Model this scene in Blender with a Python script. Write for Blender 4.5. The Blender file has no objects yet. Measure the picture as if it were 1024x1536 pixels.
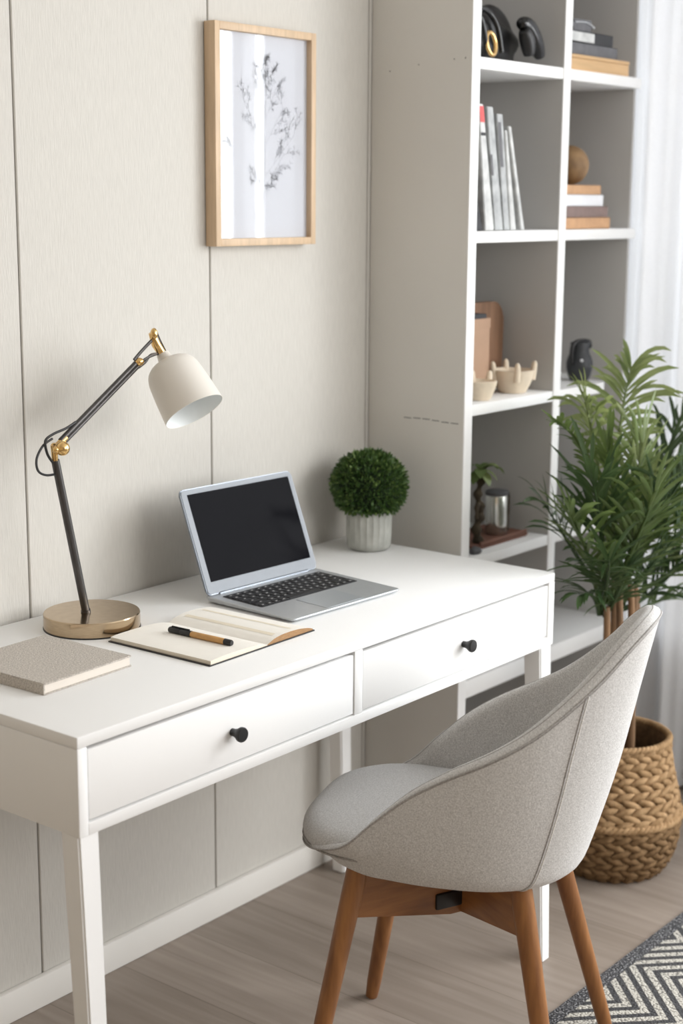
import bpy, bmesh, math, random
from mathutils import Vector, Matrix
C = bpy.context.scene.collection
PI = math.pi
V = Vector
rnd = random.Random(7)

# ------------------------------------------------------------------ materials
def mat(name, col, rough=.5, metal=0.0, spec=.5, noise=None, bump=None, sheen=0, coat=0, stretch=(1,1,1)):
    """noise=(scale, amount[, dark factor colour]); bump=(scale, strength)"""
    m = bpy.data.materials.new(name); m.use_nodes = True
    nt = m.node_tree; b = nt.nodes['Principled BSDF']
    b.inputs['Base Color'].default_value = (*col, 1)
    b.inputs['Roughness'].default_value = rough
    b.inputs['Metallic'].default_value = metal
    b.inputs['Specular IOR Level'].default_value = spec
    if sheen: b.inputs['Sheen Weight'].default_value = sheen
    if coat: b.inputs['Coat Weight'].default_value = coat
    if noise or bump:
        tc = nt.nodes.new('ShaderNodeTexCoord'); mp = nt.nodes.new('ShaderNodeMapping')
        mp.inputs['Scale'].default_value = stretch
        nt.links.new(tc.outputs['Object'], mp.inputs['Vector'])
    if noise:
        n = nt.nodes.new('ShaderNodeTexNoise'); n.inputs['Scale'].default_value = noise[0]; n.inputs['Detail'].default_value = 4
        nt.links.new(mp.outputs['Vector'], n.inputs['Vector'])
        r = nt.nodes.new('ShaderNodeValToRGB'); a = noise[1]
        r.color_ramp.elements[0].position = .3; r.color_ramp.elements[1].position = .7
        r.color_ramp.elements[0].color = (*[max(0, c*(1-a)) for c in col], 1)
        r.color_ramp.elements[1].color = (*[min(1, c*(1+a)) for c in col], 1)
        if len(noise) > 2: r.color_ramp.elements[0].color = (*noise[2], 1)
        nt.links.new(n.outputs['Fac'], r.inputs['Fac']); nt.links.new(r.outputs['Color'], b.inputs['Base Color'])
    if bump:
        n2 = nt.nodes.new('ShaderNodeTexNoise'); n2.inputs['Scale'].default_value = bump[0]; n2.inputs['Detail'].default_value = 3
        nt.links.new(mp.outputs['Vector'], n2.inputs['Vector'])
        bp = nt.nodes.new('ShaderNodeBump'); bp.inputs['Strength'].default_value = bump[1]; bp.inputs['Distance'].default_value = .002
        nt.links.new(n2.outputs['Fac'], bp.inputs['Height']); nt.links.new(bp.outputs['Normal'], b.inputs['Normal'])
    return m

def leaf_mat(name, c0, c1, scale=30, rough=.45, trans=.25):
    m = mat(name, c1, rough, noise=(scale, 0, c0))
    nt = m.node_tree; b = nt.nodes['Principled BSDF']; out = nt.nodes['Material Output']
    t = nt.nodes.new('ShaderNodeBsdfTranslucent'); mx = nt.nodes.new('ShaderNodeMixShader'); mx.inputs[0].default_value = trans
    t.inputs['Color'].default_value = (c1[0]*1.3, c1[1]*1.3, c1[2], 1)
    nt.links.new(b.outputs[0], mx.inputs[1]); nt.links.new(t.outputs[0], mx.inputs[2]); nt.links.new(mx.outputs[0], out.inputs[0])
    return m

M = {}
M['wall'] = mat('wall_fabric', (.60,.58,.54), .9, spec=.15, noise=(60, .035), bump=(90, .35), stretch=(4,4,.5))
M['wall_plain'] = mat('wall_plain_beige', (.55,.45,.33), .9, spec=.1, noise=(6,.03))
M['seam'] = mat('seam_shadow', (.10,.095,.085), .9, spec=.1, noise=(10,.1))
M['white'] = mat('white_lacquer', (.85,.85,.845), .52, spec=.3, noise=(3,.012))
M['white_matte'] = mat('white_matte', (.82,.82,.81), .55, noise=(3,.015))
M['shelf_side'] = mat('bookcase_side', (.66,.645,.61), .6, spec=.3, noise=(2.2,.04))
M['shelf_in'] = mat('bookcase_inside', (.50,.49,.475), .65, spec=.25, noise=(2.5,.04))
M['ceiling'] = mat('ceiling_paint', (.8,.8,.79), .9, noise=(4,.02))
M['base'] = mat('baseboard_paint', (.80,.78,.74), .5, noise=(4,.02))
M['fabric'] = mat('chair_fabric', (.66,.65,.635), .95, spec=.15, noise=(420,.0,(.41,.40,.39)), bump=(500,.25), sheen=.15)
M['seatfab_shaded'] = mat('seat_fabric_shaded', (.60,.595,.59), .92, spec=.2, noise=(420,.0,(.41,.405,.40)), bump=(500,.25), sheen=.15)  # chair fabric made darker and cooler, shadow on the seat put into colour
M['piping'] = mat('piping_fabric', (.36,.345,.33), .9, noise=(300,.25), bump=(600,.5))
M['stitch'] = mat('stitch_thread', (.62,.60,.57), .9, noise=(500,.3))
M['legwood'] = mat('walnut_wood', (.31,.135,.043), .38, spec=.45, noise=(22,.0,(.18,.07,.022)), bump=(60,.1), stretch=(3,3,.35))
M['black'] = mat('black_satin', (.012,.012,.013), .42, noise=(20,.15))
M['blackg'] = mat('black_gloss', (.008,.008,.009), .18, noise=(20,.2))
M['gunmetal'] = mat('gunmetal', (.085,.08,.078), .34, metal=.75, noise=(40,.1))
M['brass'] = mat('polished_brass', (.78,.52,.22), .2, metal=1, noise=(60,.12))
M['bronze'] = mat('brushed_bronze', (.52,.40,.27), .17, metal=1, noise=(80,.08), stretch=(1,1,8))
M['shade'] = mat('cream_enamel', (.70,.665,.61), .42, noise=(5,.02))
M['shadein'] = mat('white_enamel_inside', (.86,.89,.89), .4, noise=(5,.02))
M['alu'] = mat('silver_aluminium', (.55,.57,.59), .38, metal=.55, noise=(60,.02))
M['alubezel'] = mat('grey_aluminium_bezel', (.33,.355,.39), .55, metal=0, spec=.2, noise=(60,.02))
M['aludark'] = mat('grey_aluminium_edge', (.22,.24,.27), .35, metal=.7, noise=(60,.02))
M['screen'] = mat('dark_screen', (.006,.006,.008), .10, spec=.012, noise=(2,.3))
M['tray'] = mat('keyboard_tray', (.02,.02,.022), .5, noise=(30,.1))
M['key'] = mat('black_key', (.014,.014,.016), .5, noise=(30,.1))
M['legend'] = mat('key_legend', (.55,.55,.55), .6, noise=(30,.1))
M['bookpages'] = mat('book_pages', (.70,.645,.58), .9, spec=.1, noise=(40,.04), stretch=(1,1,40))
M['trackpad'] = mat('trackpad_glass', (.47,.50,.53), .3, metal=.4, noise=(30,.02))
M['linen'] = mat('speckled_linen', (.66,.61,.55), .95, spec=.1, noise=(380,.0,(.33,.30,.27)), bump=(450,.4))
M['paper'] = mat('cream_paper', (.86,.83,.77), .85, spec=.1, noise=(40,.015))
M['pageedge'] = mat('page_edge', (.74,.67,.56), .9, spec=.1, noise=(40,.05), stretch=(1,1,30))
M['kraft'] = mat('kraft_edge', (.33,.19,.09), .9, noise=(90,.2), stretch=(1,1,12))
M['penwood'] = mat('pen_barrel_tan', (.55,.30,.10), .35, noise=(60,.1), stretch=(1,1,6))
M['oak'] = mat('oak_frame', (.60,.44,.29), .5, noise=(18,.10), stretch=(6,6,.6))
M['print'] = mat('print_paper', (.60,.615,.665), .8, spec=.1, noise=(3,.01))
M['pencil'] = mat('pencil_line', (.44,.455,.50), .9, noise=(200,.2))
M['pot'] = mat('fluted_concrete', (.40,.405,.375), .8, spec=.2, noise=(35,.16), bump=(80,.3))
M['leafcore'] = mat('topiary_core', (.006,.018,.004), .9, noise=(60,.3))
M['boxleaf'] = leaf_mat('boxwood_leaf', (.018,.05,.012), (.075,.145,.035), 45, .45, .15)
M['boxleaf2'] = leaf_mat('boxwood_leaf_light', (.06,.115,.025), (.20,.29,.09), 45, .45, .15)
M['palm1'] = leaf_mat('palm_leaf', (.055,.095,.03), (.145,.205,.07), 14, .32, .25)
M['palm2'] = leaf_mat('palm_leaf_light', (.13,.20,.07), (.29,.34,.16), 14, .35, .3)
M['palm3'] = leaf_mat('palm_leaf_dark', (.024,.052,.02), (.075,.125,.05), 14, .3, .2)
M['cane'] = mat('palm_cane', (.21,.12,.06), .7, noise=(30,.35), bump=(60,.4), stretch=(1,1,.4))
M['canegreen'] = mat('palm_cane_green', (.11,.17,.05), .6, noise=(30,.3))
M['soil'] = mat('dark_soil', (.02,.013,.009), 1, noise=(80,.5), bump=(80,1))
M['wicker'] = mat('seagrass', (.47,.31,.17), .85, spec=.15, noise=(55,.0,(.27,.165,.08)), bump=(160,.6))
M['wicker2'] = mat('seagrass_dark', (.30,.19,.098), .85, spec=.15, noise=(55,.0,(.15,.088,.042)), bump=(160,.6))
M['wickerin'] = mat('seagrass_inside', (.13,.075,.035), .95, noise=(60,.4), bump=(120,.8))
M['bookgrey'] = mat('grey_cover', (.13,.13,.14), .7, noise=(60,.15))
M['bookdark'] = mat('charcoal_cover', (.035,.036,.04), .7, noise=(60,.15))
M['boxwood'] = mat('tan_wood_box', (.62,.40,.20), .55, noise=(14,.12), stretch=(.4,5,5))
M['tan'] = mat('tan_cover', (.56,.33,.18), .75, noise=(60,.08))
M['mauve'] = mat('mauve_brown_cover', (.23,.165,.15), .75, noise=(60,.1))
M['bookwhite'] = mat('white_cover', (.78,.79,.82), .6, noise=(60,.03))
M['magwhite'] = mat('magazine_white', (.66,.67,.66), .5, noise=(40,.0,(.44,.45,.45)))
M['maggrey'] = mat('magazine_grey', (.50,.52,.52), .5, noise=(40,.0,(.30,.31,.32)))
M['red'] = mat('coral_red', (.70,.09,.09), .5, noise=(30,.08))
M['globe'] = mat('carved_wood_ball', (.30,.18,.08), .6, noise=(28,.0,(.15,.08,.032)), bump=(40,.5))
M['card'] = mat('brown_card', (.40,.255,.17), .75, noise=(12,.06))
M['walnutboard'] = mat('brown_wood_board', (.19,.10,.055), .6, noise=(9,.25), stretch=(6,6,.7))
M['palebowl'] = mat('pale_wood_bowl', (.74,.63,.49), .65, noise=(18,.16), bump=(30,.4))
M['blackclay'] = mat('black_clay', (.028,.03,.034), .55, noise=(40,.3), bump=(50,.3))
M['mercury'] = mat('mercury_glass', (.62,.62,.58), .22, metal=.85, noise=(25,.25), bump=(12,.5))
M['darkbark'] = mat('dark_bark', (.045,.032,.018), .9, noise=(50,.4), bump=(60,.8))
M['redwood'] = mat('reddish_wood', (.17,.075,.05), .7, noise=(25,.2), stretch=(.5,3,3))
M['stone'] = mat('dark_stone', (.08,.08,.085), .6, noise=(40,.3))
M['lampglow'] = mat('bulb_glass', (.8,.8,.78), .3, noise=(20,.02))

def glass_mat(name, refl=1.0, tint=(1,1,1)):
    m = bpy.data.materials.new(name); m.use_nodes = True; nt = m.node_tree; nt.nodes.clear()
    o = nt.nodes.new('ShaderNodeOutputMaterial'); t = nt.nodes.new('ShaderNodeBsdfTransparent'); t.inputs[0].default_value = (*tint,1)
    g = nt.nodes.new('ShaderNodeBsdfGlossy'); g.inputs['Roughness'].default_value = .02
    lw = nt.nodes.new('ShaderNodeLayerWeight'); lw.inputs['Blend'].default_value = .5
    f = nt.nodes.new('ShaderNodeMath'); f.operation = 'POWER'; f.inputs[1].default_value = 4; nt.links.new(lw.outputs['Facing'], f.inputs[0])
    mu = nt.nodes.new('ShaderNodeMath'); mu.operation = 'MULTIPLY_ADD'; mu.inputs[1].default_value = refl; mu.inputs[2].default_value = .045*refl
    mx = nt.nodes.new('ShaderNodeMixShader')
    nt.links.new(f.outputs[0], mu.inputs[0]); nt.links.new(mu.outputs[0], mx.inputs[0])
    nt.links.new(t.outputs[0], mx.inputs[1]); nt.links.new(g.outputs[0], mx.inputs[2]); nt.links.new(mx.outputs[0], o.inputs[0])
    return m
M['glass'] = glass_mat('picture_glass', .75)
M['pane'] = glass_mat('window_glass', .6)

def curtain_mat():
    m = bpy.data.materials.new('sheer_curtain'); m.use_nodes = True; nt = m.node_tree; b = nt.nodes['Principled BSDF']; o = nt.nodes['Material Output']
    b.inputs['Roughness'].default_value = .9
    tc = nt.nodes.new('ShaderNodeTexCoord'); n = nt.nodes.new('ShaderNodeTexNoise'); n.inputs['Scale'].default_value = 300
    r = nt.nodes.new('ShaderNodeValToRGB'); r.color_ramp.elements[0].color = (.78,.79,.815,1); r.color_ramp.elements[1].color = (.87,.88,.905,1)
    nt.links.new(tc.outputs['Object'], n.inputs['Vector']); nt.links.new(n.outputs['Fac'], r.inputs['Fac']); nt.links.new(r.outputs['Color'], b.inputs['Base Color'])
    t = nt.nodes.new('ShaderNodeBsdfTranslucent'); nt.links.new(r.outputs['Color'], t.inputs['Color'])
    mx = nt.nodes.new('ShaderNodeMixShader'); mx.inputs[0].default_value = .15
    nt.links.new(b.outputs[0], mx.inputs[1]); nt.links.new(t.outputs[0], mx.inputs[2]); nt.links.new(mx.outputs[0], o.inputs[0])
    return m
M['curtain'] = curtain_mat()

def floor_mat():
    m = mat('laminate_planks', (.36,.31,.265), .42, spec=.4); nt = m.node_tree; b = nt.nodes['Principled BSDF']
    tc = nt.nodes.new('ShaderNodeTexCoord'); mp = nt.nodes.new('ShaderNodeMapping'); mp.inputs['Rotation'].default_value = (0,0,PI/2)
    nt.links.new(tc.outputs['Object'], mp.inputs['Vector'])
    br = nt.nodes.new('ShaderNodeTexBrick'); br.offset = .37
    br.inputs['Scale'].default_value = 1; br.inputs['Brick Width'].default_value = 1.28; br.inputs['Row Height'].default_value = .19
    br.inputs['Mortar Size'].default_value = .0012; br.inputs['Mortar Smooth'].default_value = .6; br.inputs['Bias'].default_value = 0
    br.inputs['Color1'].default_value = (.335,.282,.24,1); br.inputs['Color2'].default_value = (.285,.238,.20,1); br.inputs['Mortar'].default_value = (.20,.165,.135,1)
    nt.links.new(mp.outputs['Vector'], br.inputs['Vector'])
    mp2 = nt.nodes.new('ShaderNodeMapping'); mp2.inputs['Scale'].default_value = (22, 1.6, 1)
    nt.links.new(tc.outputs['Object'], mp2.inputs['Vector'])
    n = nt.nodes.new('ShaderNodeTexNoise'); n.inputs['Scale'].default_value = 1.4; n.inputs['Detail'].default_value = 9; n.inputs['Distortion'].default_value = .9
    nt.links.new(mp2.outputs['Vector'], n.inputs['Vector'])
    r = nt.nodes.new('ShaderNodeValToRGB'); r.color_ramp.elements[0].position = .33; r.color_ramp.elements[1].position = .7
    r.color_ramp.elements[0].color = (.66,.63,.60,1); r.color_ramp.elements[1].color = (1.1,1.1,1.1,1)
    nt.links.new(n.outputs['Fac'], r.inputs['Fac'])
    mx = nt.nodes.new('ShaderNodeMix'); mx.data_type = 'RGBA'; mx.blend_type = 'MULTIPLY'; mx.inputs[0].default_value = .6
    nt.links.new(br.outputs['Color'], mx.inputs[6]); nt.links.new(r.outputs['Color'], mx.inputs[7]); nt.links.new(mx.outputs[2], b.inputs['Base Color'])
    return m
M['floor'] = floor_mat()

def rug_mat(x0, y0, P=.30, s=.0265):
    """zigzag stripes from object coordinates, knitted dots over it"""
    m = mat('zigzag_rug', (.6,.57,.52), 1, spec=.05); nt = m.node_tree; b = nt.nodes['Principled BSDF']
    L = nt.links.new
    def node(op, a, c=None):
        n = nt.nodes.new('ShaderNodeMath'); n.operation = op
        for i, v in enumerate((a, c)):
            if v is None: continue
            if isinstance(v, (int, float)): n.inputs[i].default_value = v
            else: L(v, n.inputs[i])
        return n.outputs[0]
    tc = nt.nodes.new('ShaderNodeTexCoord'); sp = nt.nodes.new('ShaderNodeSeparateXYZ'); L(tc.outputs['Object'], sp.inputs[0])
    x, y = sp.outputs[0], sp.outputs[1]
    tri = node('PINGPONG', node('ADD', x, -x0+10*P), P/2)
    f = node('FRACT', node('DIVIDE', node('ADD', node('SUBTRACT', y, tri), 10.0-y0), s*1.414))
    stripe = node('LESS_THAN', f, .53)
    inside = node('LESS_THAN', y, -.012)
    stripe = node('MULTIPLY', stripe, node('LESS_THAN', y, -.03))
    # knitted rows
    w = nt.nodes.new('ShaderNodeTexVoronoi'); w.inputs['Scale'].default_value = 190
    L(tc.outputs['Object'], w.inputs['Vector'])
    dots = node('LESS_THAN', w.outputs['Distance'], .62)
    n = nt.nodes.new('ShaderNodeTexNoise'); n.inputs['Scale'].default_value = 260; L(tc.outputs['Object'], n.inputs['Vector'])
    lo = nt.nodes.new('ShaderNodeMix'); lo.data_type = 'RGBA'; lo.inputs[6].default_value = (.045,.045,.047,1); lo.inputs[7].default_value = (.125,.125,.13,1); L(n.outputs['Fac'], lo.inputs[0])
    hi = nt.nodes.new('ShaderNodeMix'); hi.data_type = 'RGBA'; hi.inputs[6].default_value = (.24,.23,.21,1); hi.inputs[7].default_value = (.60,.575,.52,1); L(dots, hi.inputs[0])
    mx = nt.nodes.new('ShaderNodeMix'); mx.data_type = 'RGBA'; L(stripe, mx.inputs[0]); L(lo.outputs[2], mx.inputs[6]); L(hi.outputs[2], mx.inputs[7])
    # speckled grey border
    sp2 = node('GREATER_THAN', n.outputs['Fac'], .56)
    bd = nt.nodes.new('ShaderNodeMix'); bd.data_type = 'RGBA'; bd.inputs[6].default_value = (.07,.07,.075,1); bd.inputs[7].default_value = (.33,.33,.34,1); L(sp2, bd.inputs[0])
    border = node('GREATER_THAN', y, -.029)
    m2 = nt.nodes.new('ShaderNodeMix'); m2.data_type = 'RGBA'; L(border, m2.inputs[0]); L(mx.outputs[2], m2.inputs[6]); L(bd.outputs[2], m2.inputs[7])
    L(m2.outputs[2], b.inputs['Base Color'])
    bp = nt.nodes.new('ShaderNodeBump'); bp.inputs['Strength'].default_value = .7; bp.inputs['Distance'].default_value = .003
    L(w.outputs['Distance'], bp.inputs['Height']); bp.invert = True; L(bp.outputs['Normal'], b.inputs['Normal'])
    return m

# ------------------------------------------------------------------ geometry helpers
def smooth_angle(bm, ang=40):
    for f in bm.faces: f.smooth = True
    for e in bm.edges:
        if len(e.link_faces) == 2:
            e.smooth = e.calc_face_angle(0) < math.radians(ang)
        else: e.smooth = True

ROOTINV = {}
def obj(name, bm, m, parent=None, smooth=40, mats=None):
    """links bm (world coordinates) as one mesh object, as a child of parent if given"""
    bmesh.ops.recalc_face_normals(bm, faces=bm.faces) if name not in ('curtain',) else None
    if smooth: smooth_angle(bm, smooth)
    root = parent
    while root is not None and root.parent is not None: root = root.parent
    if root is not None and root.name in ROOTINV: bm.transform(ROOTINV[root.name])
    me = bpy.data.meshes.new(name); bm.to_mesh(me); bm.free()
    for x in (mats or [m]): me.materials.append(x)
    o = bpy.data.objects.new(name, me); C.objects.link(o)
    if parent is not None: o.parent = parent
    return o

def thing(name, label, cat, loc=(0,0,0), rz=0, group=None):
    o = bpy.data.objects.new(name, None); C.objects.link(o); o.empty_display_size = .05
    o.location = loc; o.rotation_euler = (0,0,rz)
    ROOTINV[o.name] = (Matrix.Translation(V(loc)) @ Matrix.Rotation(rz, 4, 'Z')).inverted()
    return tag(o, label, cat, group)

def tag(o, label, cat, group=None):
    o['label'] = label; o['category'] = cat
    if group: o['group'] = group
    return o

def based(o, p):
    """moves the origin of a single-mesh thing to p"""
    o.data.transform(Matrix.Translation(-V(p))); o.location = p
    return o

def structure(name, bm, m, parent=None, smooth=40):
    o = obj(name, bm, m, parent, smooth)
    if parent is None: o['kind'] = 'structure'
    return o

def nb(): return bmesh.new()

def box(bm, x0, x1, y0, y1, z0, z1, bev=0, mi=0, T=None, seg=2):
    vs = [bm.verts.new((x,y,z)) for x in (x0,x1) for y in (y0,y1) for z in (z0,z1)]
    fs = [bm.faces.new([vs[i] for i in q]) for q in ((0,1,3,2),(4,6,7,5),(0,4,5,1),(2,3,7,6),(0,2,6,4),(1,5,7,3))]
    for f in fs: f.material_index = mi
    if bev:
        es = list({e for f in fs for e in f.edges})
        r = bmesh.ops.bevel(bm, geom=es, offset=bev, segments=seg, affect='EDGES', profile=.5)
        vs = list({v for f in r['faces'] for v in f.verts} | {v for v in vs if v.is_valid})
        for f in r['faces']: f.material_index = mi
    if T is not None:
        for v in vs: v.co = T @ v.co
    return vs

def prism(bm, pts, z0, z1, T=None, bev=0, mi=0):
    a = [bm.verts.new((p[0],p[1],z0)) for p in pts]; b = [bm.verts.new((p[0],p[1],z1)) for p in pts]
    n = len(pts); fs = [bm.faces.new(a[::-1]), bm.faces.new(b)]
    for i in range(n): fs.append(bm.faces.new((a[i],a[(i+1)%n],b[(i+1)%n],b[i])))
    for f in fs: f.material_index = mi
    vs = a+b
    if bev:
        es = [e for f in fs[:2] for e in f.edges]
        r = bmesh.ops.bevel(bm, geom=es, offset=bev, segments=2, affect='EDGES')
        vs = list({v for f in r['faces'] for v in f.verts} | {v for v in vs if v.is_valid})
    if T is not None:
        for v in vs: v.co = T @ v.co
    return vs

def frame_of(t):
    t = t.normalized(); a = V((0,0,1)) if abs(t.z) < .95 else V((1,0,0))
    u = t.cross(a).normalized(); return u, t.cross(u).normalized()

def tube(bm, pts, r, n=10, cap=True, closed=False, mi=0):
    pts = [V(p) for p in pts]; N = len(pts)
    rr = r if isinstance(r, (list,tuple)) else [r]*N
    rings = []; u = None
    for i, p in enumerate(pts):
        if closed: t = pts[(i+1)%N]-pts[i-1]
        else: t = pts[min(i+1,N-1)]-pts[max(i-1,0)]
        t = t.normalized()
        if u is None: u, w = frame_of(t)
        else:
            u = (u - t*u.dot(t)); u = u.normalized() if u.length > 1e-6 else frame_of(t)[0]
            w = t.cross(u)
        rings.append([bm.verts.new(p + (u*math.cos(2*PI*k/n) + w*math.sin(2*PI*k/n))*rr[i]) for k in range(n)])
    M_ = N if closed else N-1
    for i in range(M_):
        A, B = rings[i], rings[(i+1)%N]
        off = 0
        if closed and i == N-1:
            off = min(range(n), key=lambda o: (A[0].co-B[o].co).length)
        for k in range(n):
            f = bm.faces.new((A[k],A[(k+1)%n],B[(k+1+off)%n],B[(k+off)%n])); f.material_index = mi
    if cap and not closed:
        bm.faces.new(rings[0][::-1]).material_index = mi; bm.faces.new(rings[-1]).material_index = mi

def lathe(bm, prof, n=48, T=None, mi=0, fn=None, cap0=True, cap1=False):
    """prof: (radius, z) list, axis z"""
    rings = []
    for (r, z) in prof:
        ring = []
        for k in range(n):
            a = 2*PI*k/n; q = r*(fn(a, z) if fn else 1)
            p = V((q*math.cos(a), q*math.sin(a), z)); ring.append(bm.verts.new(T @ p if T is not None else p))
        rings.append(ring)
    for A, B in zip(rings, rings[1:]):
        for k in range(n):
            f = bm.faces.new((A[k],A[(k+1)%n],B[(k+1)%n],B[k])); f.material_index = mi
    if cap0: bm.faces.new(rings[0][::-1]).material_index = mi
    if cap1: bm.faces.new(rings[-1]).material_index = mi

def ball(bm, c, r, sub=2, mi=0, sc=(1,1,1)):
    res = bmesh.ops.create_icosphere(bm, subdivisions=sub, radius=1)
    for v in res['verts']: v.co = V(c) + V((v.co.x*r*sc[0], v.co.y*r*sc[1], v.co.z*r*sc[2]))
    for f in {f for v in res['verts'] for f in v.link_faces}: f.material_index = mi
    return res['verts']

def cr(pts, n, closed=False):
    """Catmull-Rom through pts, n samples"""
    pts = [V(p) for p in pts]; N = len(pts); out = []
    for i in range(n):
        t = i/n*N if closed else i/(n-1)*(N-1)
        k = min(int(t), N-1 if closed else N-2); f = t-k
        g = (lambda j: pts[j % N]) if closed else (lambda j: pts[max(0,min(N-1,j))])
        p0,p1,p2,p3 = g(k-1),g(k),g(k+1),g(k+2)
        out.append(.5*((2*p1)+(p2-p0)*f+(2*p0-5*p1+4*p2-p3)*f*f+(3*p1-p0-3*p2+p3)*f**3))
    return out

def TR(loc, rz=0): return Matrix.Translation(V(loc)) @ Matrix.Rotation(rz,4,'Z')
def axis_T(loc, d):
    return Matrix.Translation(V(loc)) @ V(d).normalized().to_track_quat('Z','Y').to_matrix().to_4x4()

# ------------------------------------------------------------------ room
XR, YF, XL, ZC = 2.16, -4.2, -2.4, 2.65
b = nb(); box(b, XL, XR, YF, 0, -.06, 0); structure('floor', b, M['floor'], smooth=0)
b = nb(); box(b, XL, XR+.15, YF, .14, ZC, ZC+.1); structure('ceiling', b, M['ceiling'], smooth=0)
# panelled back wall: fabric panels with open seams in front of a dark backing
b = nb()
seams = [XL, -.57, -.097, .377, .851, 1.350, 1.80, XR+.15]
for a, c in zip(seams, seams[1:]):
    box(b, a+.0016, c-.0016, 0, .03, 0, ZC, .0015, seg=1)
box(b, XL, XR+.15, .026, .14, 0, ZC, mi=1)
o = obj('wall_back', b, None, mats=[M['wall'], M['seam']], smooth=0); o['kind'] = 'structure'
b = nb(); box(b, XL, 1.355, -.014, 0, 0, .062, .003); structure('baseboard_back', b, M['base'])
b = nb(); box(b, XL-.1, XL, YF, .14, 0, ZC); structure('wall_left_blocker', b, M['wall_plain'], smooth=0)  # unseen wall added to block sky fill from the left and bounce warm light
# right wall with its window
WY0, WY1, WZ0, WZ1 = -3.0, -.20, .40, 2.35
b = nb()
box(b, XR, XR+.15, YF, WY0, 0, ZC); box(b, XR, XR+.15, WY1, 0, 0, ZC)
box(b, XR, XR+.15, WY0, WY1, 0, WZ0); box(b, XR, XR+.15, WY0, WY1, WZ1, ZC)
structure('wall_right', b, M['white_matte'], smooth=0)
b = nb(); fw = .05
for (y0,y1,z0,z1) in [(WY0,WY1,WZ0,WZ0+fw),(WY0,WY1,WZ1-fw,WZ1)]: box(b, XR+.04, XR+.10, y0, y1, z0, z1, .004)
for yc in (WY0+fw/2, -2.1, -1.2, WY1-fw/2): box(b, XR+.04, XR+.10, yc-fw/2, yc+fw/2, WZ0, WZ1, .004)
w = structure('window_1', b, M['white'])
b = nb(); box(b, XR+.068, XR+.072, WY0, WY1, WZ0, WZ1); obj('window_pane', b, M['pane'], w, smooth=0)
b = nb(); box(b, XR-.012, XR+.04, WY0, WY1, WZ0-.025, WZ0, .004); obj('window_sill', b, M['white'], w)

# sheer curtain drawn to the bookcase end of the window
b = nb(); ny, nz = 150, 40; grid = []
for i in range(ny+1):
    y = -.20 - .82*i/ny; row = []
    for k in range(nz+1):
        z = .012 + 2.5*k/nz
        A = .020*(1.0 - .12*k/nz)
        x = 2.118 + A*math.sin(2*PI*(y*8.3 + .06*math.sin(z*1.3))) + .35*A*math.sin(2*PI*y*19.7+1.0+.4*z)
        x = min(x, 2.142)
        row.append(b.verts.new((x, y, z)))
    grid.append(row)
for i in range(ny):
    for k in range(nz): b.faces.new((grid[i][k],grid[i+1][k],grid[i+1][k+1],grid[i][k+1]))
cur = thing('curtain', 'white sheer floor-length curtain hanging beside the bookcase', 'curtain', (2.118,-.6,0))
obj('curtain_cloth', b, M['curtain'], cur)
b = nb(); tube(b, [(2.118,-3.15,2.53),(2.118,-.19,2.53)], .011, 12); obj('curtain_rod', b, M['white'], cur)

# ------------------------------------------------------------------ desk
DX, DD = 1.281, .542; ZT, ZB = .75, .60
desk = thing('desk', 'white writing desk with two drawers and tapered legs against the panelled wall', 'desk', (.64,-.27,0))
b = nb()
box(b, 0, DX, -DD, -.004, .732, ZT, .0022)
obj('desktop', b, M['white'], desk)
b = nb()
box(b, .0, .018, -DD, -.004, ZB, .732, .0015)
box(b, DX-.022, DX, -DD, -.004, ZB, .732, .0015)
box(b, .018, DX-.022, -DD, -.004, ZB, .6185, .0012)
box(b, .626, .648, -DD, -.02, .6185, .732, .0012)
box(b, .018, DX-.022, -.022, -.004, .6185, .732)
obj('carcass', b, M['white'], desk)
for (x0, x1, kx) in ((.0205,.6235,.3185),(.6505,1.2565,.956)):
    b = nb(); box(b, x0, x1, -DD+.0015, -DD+.019, .6215, .7265, .0014)
    for sx in (x0+.012, x1-.024): box(b, sx, sx+.012, -DD+.019, -.06, .625, .70)
    box(b, x0+.012, x1-.012, -DD+.019, -.06, .6215, .626)
    dr = obj('drawer', b, M['white'], desk)
    b = nb(); T = axis_T((kx, -DD+.0015, .672), (0,-1,0))
    lathe(b, [(.0060,0),(.0062,.006),(.0082,.012),(.0118,.0175),(.0122,.0215),(.0110,.0240),(.004,.0245)], 28, T, cap1=True)
    obj('knob', b, M['black'], dr)
def leg(x, y, xb, yb, w0, w1, ztop=ZB):
    b = nb()
    t = [b.verts.new((x+sx*w0, y+sy*w0, ztop)) for sx,sy in ((-1,-1),(1,-1),(1,1),(-1,1))]
    q = [b.verts.new((xb+sx*w1, yb+sy*w1, 0.002)) for sx,sy in ((-1,-1),(1,-1),(1,1),(-1,1))]
    b.faces.new(t); b.faces.new(q[::-1])
    for i in range(4): b.faces.new((q[i],q[(i+1)%4],t[(i+1)%4],t[i]))
    bmesh.ops.bevel(b, geom=[e for e in b.edges if abs(e.verts[0].co.z-e.verts[1].co.z) > .1], offset=.003, segments=2, affect='EDGES')
    return b
for a in ((.020,-.520,.034,-.528,.0195,.016), (1.258,-.519,1.118,-.632,.0205,.0145), (.03,-.04,.045,-.06,.02,.016), (1.20,-.045,1.195,-.066,.02,.016)):
    obj('leg', leg(*a), M['white'], desk)

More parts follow.
